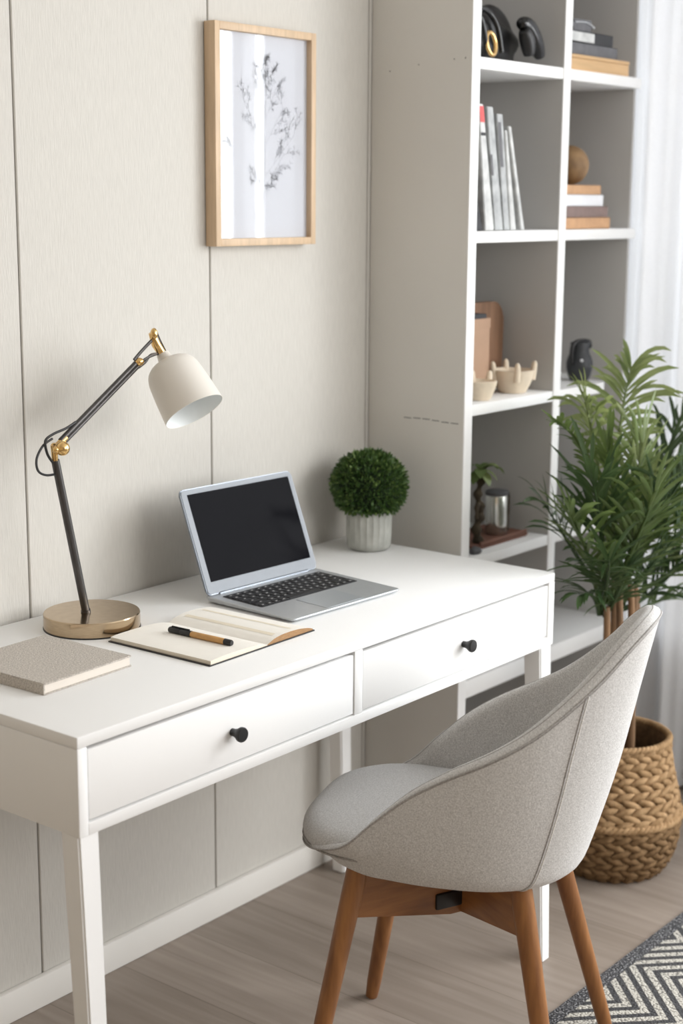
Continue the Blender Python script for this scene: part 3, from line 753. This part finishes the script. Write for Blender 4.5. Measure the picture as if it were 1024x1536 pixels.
# ------------------------------------------------------------------ chair
ca = math.radians(21)
CH = V((.67,-.745,0))
chair = thing('armchair', 'grey upholstered tub chair on walnut legs pulled up to the desk', 'chair', CH, ca)
TC = TR(CH, ca)
rim_h = [(0,.262,.449),(.10,.252,.452),(.165,.212,.464),(.202,.152,.490),(.211,.100,.540),(.214,.045,.588),(.214,-.015,.626),(.208,-.085,.662),(.190,-.145,.699),(.161,-.195,.741),(.128,-.238,.784),(.090,-.273,.826),(.050,-.297,.852),(0,-.305,.858)]
base_h = [(0,.228),(.085,.220),(.145,.182),(.178,.128),(.186,.080),(.190,.030),(.188,-.020),(.182,-.065),(.168,-.105),(.145,-.142),(.112,-.170),(.072,-.188),(.035,-.195),(0,-.197)]
def mirror(h): return h + [(-p[0],)+tuple(p[1:]) for p in h[-2:0:-1]]
NU = 132
RIM = cr(mirror(rim_h), NU, True); BASE = cr([(x,y,.43) for x,y in mirror(base_h)], NU, True)
def shell_profile(i):
    i0 = int(math.floor(i)) ; fr_ = i-i0
    R_ = RIM[i0 % NU].lerp(RIM[(i0+1) % NU], fr_); B_ = BASE[i0 % NU].lerp(BASE[(i0+1) % NU], fr_); dz = R_.z-.43
    h = V((R_.x,R_.y,0)); hb = V((B_.x,B_.y,0)); inw = -h.normalized()
    zm = .43+min(.026,.45*dz)
    mid = hb - inw*.013; mid.z = zm; m0 = hb - inw*.013
    q1 = m0.lerp(h,.36)-inw*.005; q1.z = zm+(R_.z-zm)*.34
    q2 = m0.lerp(h,.70)-inw*.004; q2.z = zm+(R_.z-zm)*.70
    outer = cr([hb*.93+V((0,0,.4235)), hb+V((0,0,.4305)), mid, q1, q2, V((h.x,h.y,R_.z-.008))], 22)
    th = .030
    lip = [h+V((0,0,R_.z-.003))+inw*.003, h+V((0,0,R_.z))+inw*.010, h+V((0,0,R_.z))+inw*.019, h+V((0,0,R_.z-.004))+inw*.026]
    zi = min(.446, R_.z-.012)
    ib = hb+inw*.020; ib.z = zi
    it = h+V((0,0,R_.z-.012))+inw*.030
    mid2 = ib.lerp(it,.5)+(-inw)*.004
    inner = cr([it, mid2, ib], 10)
    return [hb*.5+V((0,0,.420))] + outer + lip + inner + [V((ib.x*.5, ib.y*.5, zi))]
b = nb(); cols = [[b.verts.new(TC @ p) for p in shell_profile(i)] for i in range(NU)]
for i in range(NU):
    A, B_ = cols[i], cols[(i+1)%NU]
    for k in range(len(A)-1): b.faces.new((A[k],B_[k],B_[k+1],A[k+1]))
b.faces.new([c[0] for c in cols][::-1]); b.faces.new([c[-1] for c in cols])
shell = obj('shell', b, M['fabric'], chair, smooth=60)
# double stitched rim and side seams
def shell_pt(i, k): return shell_profile(i)[k]
b = nb(); tube(b, [TC @ (shell_pt(i,22)+(V((RIM[i].x,RIM[i].y,0)).normalized()*.0005)) for i in range(NU)], .0017, 6, closed=True)
tube(b, [TC @ shell_pt(i,22).lerp(shell_pt(i,20), .16) for i in range(NU)], .0009, 6, closed=True)
tube(b, [TC @ shell_pt(i,24).lerp(shell_pt(i,25), .3) for i in range(NU)], .0009, 6, closed=True)
obj('rim_stitching', b, M['piping'], shell, smooth=180)
NK_ = len(rim_h); per = NU/(2*(NK_-1))
for sgn in (1,-1):
    i0 = int(round(sgn*0)) % NU
    b = nb(); pts = []
    for k in range(2,23):
        p = shell_profile(sgn*(8.55+.9*(k-2)/20)*per)[k]; pts.append(TC @ (p+V((p.x,p.y,0)).normalized()*.0002))
    tube(b, pts, .0012, 6)
    b2 = nb(); tube(b2, [p + (TC.to_3x3() @ V((.0,-.004,0))) for p in pts], .0011, 6)
    obj('side_seam', b, M['piping'], shell, smooth=180); obj('side_stitching', b2, M['stitch'], shell, smooth=180)
# seat cushion
seat_h = [(0,.262),(.098,.252),(.160,.211),(.185,.150),(.184,.09),(.182,0),(.174,-.07),(.150,-.12),(.115,-.155),(.06,-.172),(0,-.175)]
SO = cr([(x,y,0) for x,y in mirror(seat_h)], 96, True)
b = nb(); rings = []
for (s, z) in ((.93,.447),(.985,.4495),(1.004,.457),(1.008,.466),(1.0,.4755),(.97,.4845),(.90,.4915),(.75,.4975),(.5,.5015),(.25,.5025)):
    rings.append([b.verts.new(TC @ V((p.x*s, .02+(p.y-.02)*s, z - (.0 if p.y > 0 else .006)*(1 if z > .46 else 0)))) for p in SO])
for A, B_ in zip(rings, rings[1:]):
    for k in range(96): b.faces.new((A[k],A[(k+1)%96],B_[(k+1)%96],B_[k]))
b.faces.new(rings[0][::-1]); b.faces.new(rings[-1])
seat = obj('seat', b, M['seatfab_shaded'], chair, smooth=60)
b = nb(); tube(b, [TC @ V((p.x*1.006, .02+(p.y-.02)*1.006, .4545)) for p in SO if p.y > .10], .0016, 6); obj('seat_piping', b, M['piping'], seat, smooth=180)
# legs: tops under the shell, feet on the floor
LT = {'a':(-.147,.140),'b':(.147,.140),'c':(-.128,-.118),'d':(.128,-.118)}
LB = {'a':(-.210,.215),'b':(.207,.220),'c':(-.192,-.205),'d':(.205,-.225)}
for k in 'abcd':
    t0 = V((*LT[k],.440)); t1 = V((*LB[k],.0115 if k == 'd' else .0035)); b = nb()
    n_ = 14; pts = [TC @ t0.lerp(t1,i/n_) for i in range(n_+1)]
    tube(b, pts, [.0178 - .0055*max(0,(i/n_-.15)) for i in range(n_)]+[.0115], 24); obj('leg', b, M['legwood'], chair, smooth=60)
M['legwood_h'] = mat('walnut_wood_rail', (.31,.135,.043), .38, spec=.45, noise=(9,.0,(.19,.075,.024)), bump=(60,.1), stretch=(1.2,1.2,9))
def rail(p, q, name):
    p, q = V((*p,0)), V((*q,0)); d = (q-p); L_ = d.length; T2 = TC @ Matrix.Translation(p) @ Matrix.Rotation(math.atan2(d.y,d.x),4,'Z')
    b = nb(); ol = [(0,.345),(L_*.5-.02,.310),(L_*.5+.02,.310),(L_,.345),(L_,.4165),(0,.4165)]
    a_ = [b.verts.new(T2 @ V((x,-.011,z))) for x,z in ol]; c_ = [b.verts.new(T2 @ V((x,.011,z))) for x,z in ol]
    b.faces.new(a_); b.faces.new(c_[::-1])
    for i in range(len(ol)): b.faces.new((a_[i],c_[i],c_[(i+1)%len(ol)],a_[(i+1)%len(ol)]))
    return obj(name, b, M['legwood_h'], chair, smooth=20)
def at(k, f=.13): 
    a_, c_ = V(LT[k]), V(LB[k]); return tuple(a_.lerp(c_, f))
rail(at('a'), at('d'), 'cross_rail'); rail(at('b'), at('c'), 'cross_rail')
pc = V(at('a')).lerp(V(at('d')), .44); dd_ = (V(at('d'))-V(at('a'))).normalized(); nn_ = V((dd_.y, -dd_.x)) * (1 if (V((dd_.y,-dd_.x)).x < 0) else -1)
b = nb(); T2 = TC @ Matrix.Translation((pc.x+nn_.x*.010, pc.y+nn_.y*.010, .338)) @ Matrix.Rotation(math.atan2(dd_.y,dd_.x),4,'Z')
box(b, -.026,.026,-.006,.006,-.014,.014,.003, T=T2); obj('joint_bracket', b, M['black'], chair)

# ------------------------------------------------------------------ rug
RX, RY = .80, -.766
b = nb(); box(b, 0, 1.25, -1.5, 0, .001, .008, .002)
rg = obj('rug', b, rug_mat(.253, .0)); rg.location = (RX, RY, 0)
tag(rg, 'charcoal and cream zigzag patterned rug on the floor', 'rug')

# ------------------------------------------------------------------ things on the bookcase
def book(x0, x1, y0, y1, z0, z1, cover, label, pages=None, group=None, name='book', cat='book', spine_front=True, T=None):
    cx_, cy_ = (x0+x1)/2, (y0+y1)/2
    t = thing(name, label, cat, (cx_,cy_,z0), 0, group)
    c = .0022
    b = nb(); box(b, x0,x1,y0,y1,z1-c,z1,.0006, T=T, seg=1); box(b, x0,x1,y0,y1,z0,z0+c,.0006, T=T, seg=1); box(b, x0,x1,y0,y0+c,z0+.001,z1-.001, T=T)
    co = obj('cover', b, cover, t)
    b = nb(); box(b, x0+.002,x1-.002,y0+c,y1-.003,z0+c,z1-c, T=T); obj('pages', b, pages or M['paper'], t, smooth=0)
    return t, co
g = 'books and boxes stacked on the top shelf'
z = shelves[1]+.0004
t = thing('wooden_box', 'tan wooden box at the bottom of the top shelf stack', 'box', (1.905,-.17,z))
b = nb(); box(b, 1.768,2.034,-.252,-.10,z,z+.026,.0015); obj('box_body', b, M['boxwood'], t)
b = nb(); box(b, 1.767,2.035,-.253,-.099,z+.0265,z+.0345,.0015); obj('box_lid', b, M['boxwood'], t)
z2 = z+.0345
t1,_ = book(1.766,1.978,-.250,-.10,z2,z2+.026,M['bookgrey'],'grey book lying on the tan wooden box',M['bookdark'])
z3 = z2+.026
t2,co = book(1.764,1.955,-.250,-.10,z3,z3+.026,M['bookdark'],'black book with a white label on its spine, in the top shelf stack',M['bookdark'])
b = nb(); box(b, 1.766,1.868,-.2508,-.2498,z3+.003,z3+.023); obj('spine_label', b, M['magwhite'], co, smooth=0)
z4 = z3+.026
t = thing('pouch', 'dark grey fabric pouch on top of the black book', 'pouch', (1.82,-.18,z4))
b = nb(); pts = rrect(1.764,1.882,-.245,-.12,.02,5); prism(b, pts, z4, z4+.026, bev=.008); obj('pouch_body', b, M['bookgrey'], t)
b = nb(); tube(b, cr([(1.79,-.246,z4+.018),(1.83,-.249,z4+.020),(1.868,-.246,z4+.014)],12), .0015, 6); ball(b,(1.872,-.244,z4+.012),.004,2); obj('zip', b, M['alu'], t)
# bag and case on the top left shelf
t = thing('handbag', 'black leather bag with a gold ring clasp on the top left shelf', 'bag', (1.49,-.17,z))
b = nb()
def blob(b, c, sc, seed, amp=.18, sub=4, fr=9):
    r_ = random.Random(seed); ph = [r_.uniform(0,6) for _ in range(6)]
    vs = bmesh.ops.create_icosphere(b, subdivisions=sub, radius=1)['verts']
    for v in vs:
        q = v.co.copy(); k = 1+amp*(math.sin(fr*.4*q.x+ph[0])*math.sin(fr*.5*q.y+ph[1])+.6*math.sin(fr*q.z+ph[2]+q.x*3))
        zz = max(-.62, q.z*k) if True else q.z
        v.co = V((c[0]+q.x*k*sc[0], c[1]+q.y*k*sc[1], c[2]+(zz+.62)*sc[2]))
blob(b, (1.580,-.145,z), (.095,.052,.074), 5, .10)
obj('bag_body', b, M['black'], t, smooth=180)
b = nb(); tube(b, cr([(1.455,-.21,z+.075),(1.475,-.20,z+.105),(1.51,-.20,z+.10),(1.535,-.205,z+.07),(1.545,-.21,z+.02)],30), .006, 10); tube(b, cr([(1.42,-.21,z+.08),(1.44,-.222,z+.085),(1.455,-.225,z+.05),(1.465,-.222,z+.012)],24), .0055, 10); obj('strap', b, M['blackg'], t, smooth=180)
b = nb(); tube(b, [(1.478+.017*math.cos(a), -.226+.004*math.sin(a), z+.034+.023*math.sin(a)) for a in [2*PI*i/32 for i in range(32)]], .0048, 10, closed=True); obj('clasp_ring', b, M['brass'], t, smooth=180)
t = thing('eyeglass_case', 'glossy black curved case leaning beside the black bag', 'case', (1.60,-.18,z))
b = nb(); pts = cr([(1.585,-.229,z+.085),(1.615,-.229,z+.080),(1.648,-.229,z+.050),(1.670,-.229,z+.019)],20); tube(b, pts, [.006+.013*math.sin(PI*(i+1)/21)**.6 for i in range(20)], 16)
o1 = obj('case_body', b, M['blackg'], t, smooth=180)
b = nb(); pts = cr([(1.590,-.236,z+.070),(1.604,-.236,z+.05),(1.614,-.236,z+.019)],16); tube(b, pts, [.010+.007*math.sin(PI*(i+1)/17) for i in range(16)], 14); obj('case_flap', b, M['black'], t, smooth=180)
# magazines leaning left
z = shelves[2]+.0004; gm = 'magazines leaning on the second shelf'
def magazine(xb0, xb1, xt0, xt1, h, m, label, y0=-.240, depth=.19, cat='magazine', name='magazine'):
    t = thing(name, label, cat, ((xb0+xb1)/2, y0+depth/2, z), 0, gm if cat == 'magazine' else None)
    b = nb(); q = []
    for y in (y0, y0+depth): q.append([b.verts.new(p) for p in ((xb0,y,z+.0005),(xb1,y,z+.0005),(xt1,y,z+h),(xt0,y,z+h))])
    b.faces.new(q[0]); b.faces.new(q[1][::-1])
    for i in range(4): b.faces.new((q[0][i],q[1][i],q[1][(i+1)%4],q[0][(i+1)%4]))
    bmesh.ops.bevel(b, geom=b.edges[:], offset=.0015, segments=2, affect='EDGES')
    c = obj('cover', b, m, t); return t, c
def on_spine(c, xb0,xb1,xt0,xt1,h,f0,f1,m,nm,w0=.08,w1=.92,y0=-.240):
    b = nb(); L_ = lambda f,s: (xb0+(xt0-xb0)*f)*(1-s)+(xb1+(xt1-xb1)*f)*s
    vs = [b.verts.new((L_(f,s), y0-.0004, z+h*f)) for f,s in ((f0,w0),(f0,w1),(f1,w1),(f1,w0))]; b.faces.new(vs); obj(nm, b, m, c, smooth=0)
magazine(1.414,1.444,1.3905,1.402,.115,M['bookdark'],'black folder at the left end of the magazine row',cat='folder',name='folder')
a = (1.453,1.487,1.416,1.434,.262); t,c = magazine(*a,M['magwhite'],'white magazine with a red-topped spine'); on_spine(c,*a,.86,.985,M['red'],'red_band'); on_spine(c,*a,.755,.78,M['bookdark'],'spine_mark')
a = (1.490,1.523,1.447,1.471,.258); t,c = magazine(*a,M['maggrey'],'pale grey magazine second in the row beside the red-topped one'); on_spine(c,*a,.45,.62,M['bookgrey'],'spine_mark',.02,.3)
a = (1.526,1.549,1.485,1.509,.245); t,c = magazine(*a,M['maggrey'],'grey magazine with a dark panel high on its spine'); on_spine(c,*a,.55,.93,M['bookgrey'],'spine_panel',.1,.6)
a = (1.552,1.575,1.519,1.528,.212); t,c = magazine(*a,M['magwhite'],'thin white magazine wedged second from the right end of the row')
a = (1.595,1.610,1.532,1.544,.221); t,c = magazine(*a,M['magwhite'],'white magazine leaning most, at the right end of the row')
# book stack with ball
zz = z
for (x1, h, m, lab) in ((1.982,.0265,M['tan'],'thick tan book at the bottom of the second shelf stack'),(1.969,.026,M['mauve'],'mauve brown book above the bottom tan one'),(1.945,.0265,M['bookwhite'],'white book in the stack below the wooden ball'),(1.932,.022,M['tan'],'thin tan book directly under the wooden ball')):
    book(1.762, x1, -.246,-.10, zz, zz+h, m, lab); zz += h
b = nb(); ball(b, (1.862,-.200,zz+.045), .0455, 4)
o = obj('wooden_ball', b, M['globe'], smooth=180); based(o, (1.862,-.200,zz)); tag(o, 'brown carved wooden ball on the stacked books', 'ornament')
# third shelf
z = shelves[3]+.0004
t = thing('cutting_board', 'tall dark brown wooden board with rounded top standing at the back', 'board', (1.62,-.12,z))
b = nb(); pts = [(1.60,0),(1.775,0),(1.775,.165)] + [(1.735+.04*math.cos(a), .165+.038*math.sin(a)) for a in [PI/2*i/8 for i in range(1,9)]] + [(1.64-.04*math.sin(a), .165+.038*math.cos(a)) for a in [PI/2*i/8 for i in range(9)]]
# keep it left of the divider
pts = [(p[0]-.056, p[1]) for p in pts]
prism(b, pts, 0, .02, Matrix.Translation((-.016,-.112,z)) @ Matrix.Rotation(PI/2,4,'X'), bev=.003); obj('board_body', b, M['walnutboard'], t)
t = thing('storage_box', 'upright light brown box in front of the dark wooden board', 'box', (1.50,-.155,z))
b = nb(); x0,x1,y0,y1,h = 1.43,1.579,-.175,-.136,.172
for (a_,c_,d_,e_) in ((x0,x1,y0,y0+.004),(x0,x1,y1-.004,y1),(x0,x0+.004,y0+.004,y1-.004),(x1-.004,x1,y0+.004,y1-.004)): box(b,a_,c_,d_,e_,z,z+h,.001)
box(b,x0,x1,y0,y1,z,z+.004); obj('box_body', b, M['card'], t)
b = nb(); 
for (a_,c_,d_,e_) in ((x0-.001,x1+.001,y0-.0012,y0),(x1,x1+.0012,y0,y1)): box(b,a_,c_,d_,e_,z+h-.022,z+h-.0005)
obj('box_band', b, M['card'], t)
b = nb(); box(b,x0+.005,x1-.005,y0+.005,y1-.005,z+.12,z+h+.01,.003); obj('box_contents', b, M['bookdark'], t)
def bowl(cx_, cy_, r0, r1, h, label, prongs, seed):
    t = thing('wooden_bowl', label, 'bowl', (cx_,cy_,z)); T = TR((cx_,cy_,z)); r_ = random.Random(seed)
    b = nb(); rim = lambda a, zz_: 1+.05*math.sin(3*a+seed)*min(1,zz_/h)
    pr_ = [(r0*.9,.0),(r0,.003),(r0+(r1-r0)*.45,h*.35),(r0+(r1-r0)*.8,h*.7),(r1,h),(r1-.004,h+.001),(r1-.007,h*.9),(r0+(r1-r0)*.4,h*.35),(r0*.6,.008),(.001,.007)]
    lathe(b, pr_, 40, T, fn=rim); o = obj('bowl_body', b, M['palebowl'], t, smooth=50)
    for a in prongs:
        b = nb(); p = V((cx_+r1*.93*math.cos(a), cy_+r1*.93*math.sin(a), z+h*.55)); q = p+V((.006*math.cos(a),.006*math.sin(a),h*.5+.017))
        tube(b, [p, p.lerp(q,.5), p.lerp(q,.85), q], [.0075,.0072,.0062,.003], 12); obj('prong', b, M['palebowl'], t, smooth=60)
bowl(1.642,-.200,.031,.050,.052,'pale carved wooden bowl with finger-like prongs on its rim',(2.6,3.9,5.6,.9),3)
bowl(1.478,-.217,.026,.038,.042,'pale wooden bowl partly hidden by the bookcase post',(1.0,.0,2.6),5)
# black jar
jx, jy = 1.955,-.193
# the jar stands on the shelf, left of its rounded end
t = thing('clay_jar', 'small black clay jar with a strap handle on the right-hand shelf', 'jar', (jx,jy,z)); T = TR((jx,jy,z))
b = nb(); lathe(b, [(.018,0),(.022,.001),(.028,.014),(.0325,.032),(.0325,.046),(.028,.060),(.0235,.068),(.0215,.078),(.024,.092),(.0225,.094),(.018,.08),(.02,.06),(.001,.05)], 40, T); obj('jar_body', b, M['blackclay'], t, smooth=60)
b = nb(); 
pts = cr([(jx-.030,jy+.004,z+.040),(jx-.033,jy+.004,z+.07),(jx-.026,jy+.002,z+.092),(jx,jy-.004,z+.097),(jx+.022,jy-.008,z+.094),(jx+.030,jy-.010,z+.078)],26)
tube(b, pts, [.0055]*20+[.007,.0085,.008,.007,.006,.004], 10); obj('strap_handle', b, M['black'], t, smooth=180)
b = nb(); d_ = V((-.77,-.61,0)).normalized(); ball(b, V((jx,jy,z+.052))+d_*.0312, .0038, 2); obj('button', b, M['bookwhite'], t, smooth=180)
# fourth shelf
z = shelves[4]+.0004
t = thing('wooden_tray', 'reddish brown wooden tray under the silver jar', 'tray', (1.60,-.17,z))
b = nb(); pts = rrect(1.475,1.70,-.225,-.115,.02,6); prism(b, pts, z, z+.008, bev=.002)
for (a_,c_,d_,e_) in ((1.49,1.685,-.225,-.219),(1.49,1.685,-.121,-.115)): box(b,a_,c_,d_,e_,z+.004,z+.016,.002)
obj('tray_body', b, M['redwood'], t)
zt_ = z+.0085
t = thing('silver_jar', 'mottled silver glass jar with a dark lid on the wooden tray', 'jar', (1.625,-.175,zt_)); T = TR((1.622,-.178,zt_))
b = nb(); lathe(b, [(.023,0),(.0255,.002),(.0262,.03),(.0256,.06),(.0262,.088),(.0245,.0925)], 40, T, fn=lambda a,zz_: 1+.012*math.sin(5*a+zz_*90), cap1=True); obj('jar_body', b, M['mercury'], t, smooth=60)
b = nb(); lathe(b, [(.0265,.0925),(.0275,.094),(.0275,.100),(.024,.103),(.001,.1035)], 40, T); obj('jar_lid', b, M['stone'], t, smooth=40)
b = nb(); pts = cr([(1.622+.026,-.178-.008,zt_+.098),(1.622+.033,-.18-.008,zt_+.09),(1.622+.034,-.18-.008,zt_+.05),(1.622+.031,-.18-.008,zt_+.004)],16); tube(b, pts, .0045, 8); obj('jar_handle', b, M['darkbark'], t, smooth=180)
t = thing('bonsai', 'small twisted dark-stemmed plant with drooping green leaves beside the silver jar', 'plant', (1.515,-.20,zt_))
b = nb(); st_ = cr([(1.515,-.20,zt_),(1.507,-.20,zt_+.035),(1.520,-.202,zt_+.07),(1.509,-.2,zt_+.108),(1.522,-.2,zt_+.145),(1.518,-.2,zt_+.165)],40)
tube(b, st_, [.011+.003*math.sin(i*1.1)-.004*i/40 for i in range(40)], 12); tube(b, cr([st_[20],(1.49,-.21,zt_+.085),(1.492,-.21,zt_+.06)],10), [.006]*6+[.004]*4, 8); obj('stem', b, M['darkbark'], t, smooth=180)
tipb = st_[-1]
for (dx,dy,dz,L_) in ((-.6,-.4,.5,.05),(.7,-.3,.6,.075),(.2,-.5,.9,.05),(-.8,-.1,.1,.05),(.9,-.1,.9,.07),(-.1,-.8,-.2,.045),(.4,-.7,.2,.05),(-.4,.3,.8,.045),(.5,.3,.7,.05)):
    b = nb(); d = V((dx,dy,dz)).normalized(); q = tipb.copy(); prev = None
    for s in range(8):
        f = s/7; wd = .014*math.sin(PI*(.08+.9*f))**.8 if f < 1 else .001; wv = d.cross(V((0,0,1))).normalized()
        a_,c_,e_ = b.verts.new(q+wv*wd), b.verts.new(q-wv*wd), b.verts.new(q+V((0,0,-.002)))
        if prev: b.faces.new((prev[0],a_,e_,prev[2])); b.faces.new((prev[2],e_,c_,prev[1]))
        prev = (a_,c_,e_); q = q+d*L_/7; d = (d+V((0,0,-.30))).normalized()
    obj('leaf', b, M['palm2'] if dy < -.45 else M['palm1'], t, smooth=60)
b = nb(); blob(b, (1.446,-.238,z), (.017,.012,.010), 9, .12, 3); o = obj('stone', b, M['stone'], smooth=180); based(o, (1.446,-.238,z)); tag(o, 'small dark pebble at the shelf edge beside the tray', 'stone')

# ------------------------------------------------------------------ light, world, camera
def area(name, loc, target, sx, sy, power, col):
    l = bpy.data.lights.new(name, 'AREA'); l.shape = 'RECTANGLE'; l.size = sx; l.size_y = sy; l.energy = power; l.color = col
    o = bpy.data.objects.new(name, l); C.objects.link(o); o.location = loc
    o.rotation_euler = (V(target)-V(loc)).to_track_quat('-Z','Y').to_euler(); return o
area('window_daylight', (2.75,-1.7,1.60), (.6,-1.0,.7), 2.8, 2.0, 195, (.955,.98,1.0))
area('added_key_light', (1.3,-4.1,1.9), (.7,-.3,.8), 2.2, 1.7, 62, (1.0,.985,.97))  # added light behind the camera brightening desk front and chair back, no window there
wd = bpy.data.worlds.new('daylight_world'); bpy.context.scene.world = wd; wd.use_nodes = True
bg = wd.node_tree.nodes['Background']; bg.inputs[0].default_value = (1.0,.955,.895,1); bg.inputs[1].default_value = .29

cam = bpy.data.cameras.new('camera'); co = bpy.data.objects.new('camera', cam); C.objects.link(co)
f_px, cxp, cyp, czp, yaw, pit, rol = 2327.8285, -1.37699603, -2.10660288, 1.48471570, .672885611, .198113424, .00682270
cam.sensor_fit = 'VERTICAL'; cam.sensor_height = 36; cam.lens = f_px/1536*36
fwd = V((math.cos(pit)*math.cos(yaw), math.cos(pit)*math.sin(yaw), -math.sin(pit)))
rgt = V((math.sin(yaw), -math.cos(yaw), 0)); upv = rgt.cross(fwd)
r2_, u2_ = math.cos(rol)*rgt+math.sin(rol)*upv, -math.sin(rol)*rgt+math.cos(rol)*upv
mw = Matrix((( r2_.x,u2_.x,-fwd.x,cxp),(r2_.y,u2_.y,-fwd.y,cyp),(r2_.z,u2_.z,-fwd.z,czp),(0,0,0,1)))
co.matrix_world = mw
cam.dof.use_dof = True; cam.dof.focus_distance = 2.62; cam.dof.aperture_fstop = 3.2
sc = bpy.context.scene; sc.camera = co
sc.view_settings.view_transform = 'Standard'; sc.view_settings.exposure = 0; sc.view_settings.look = 'None'
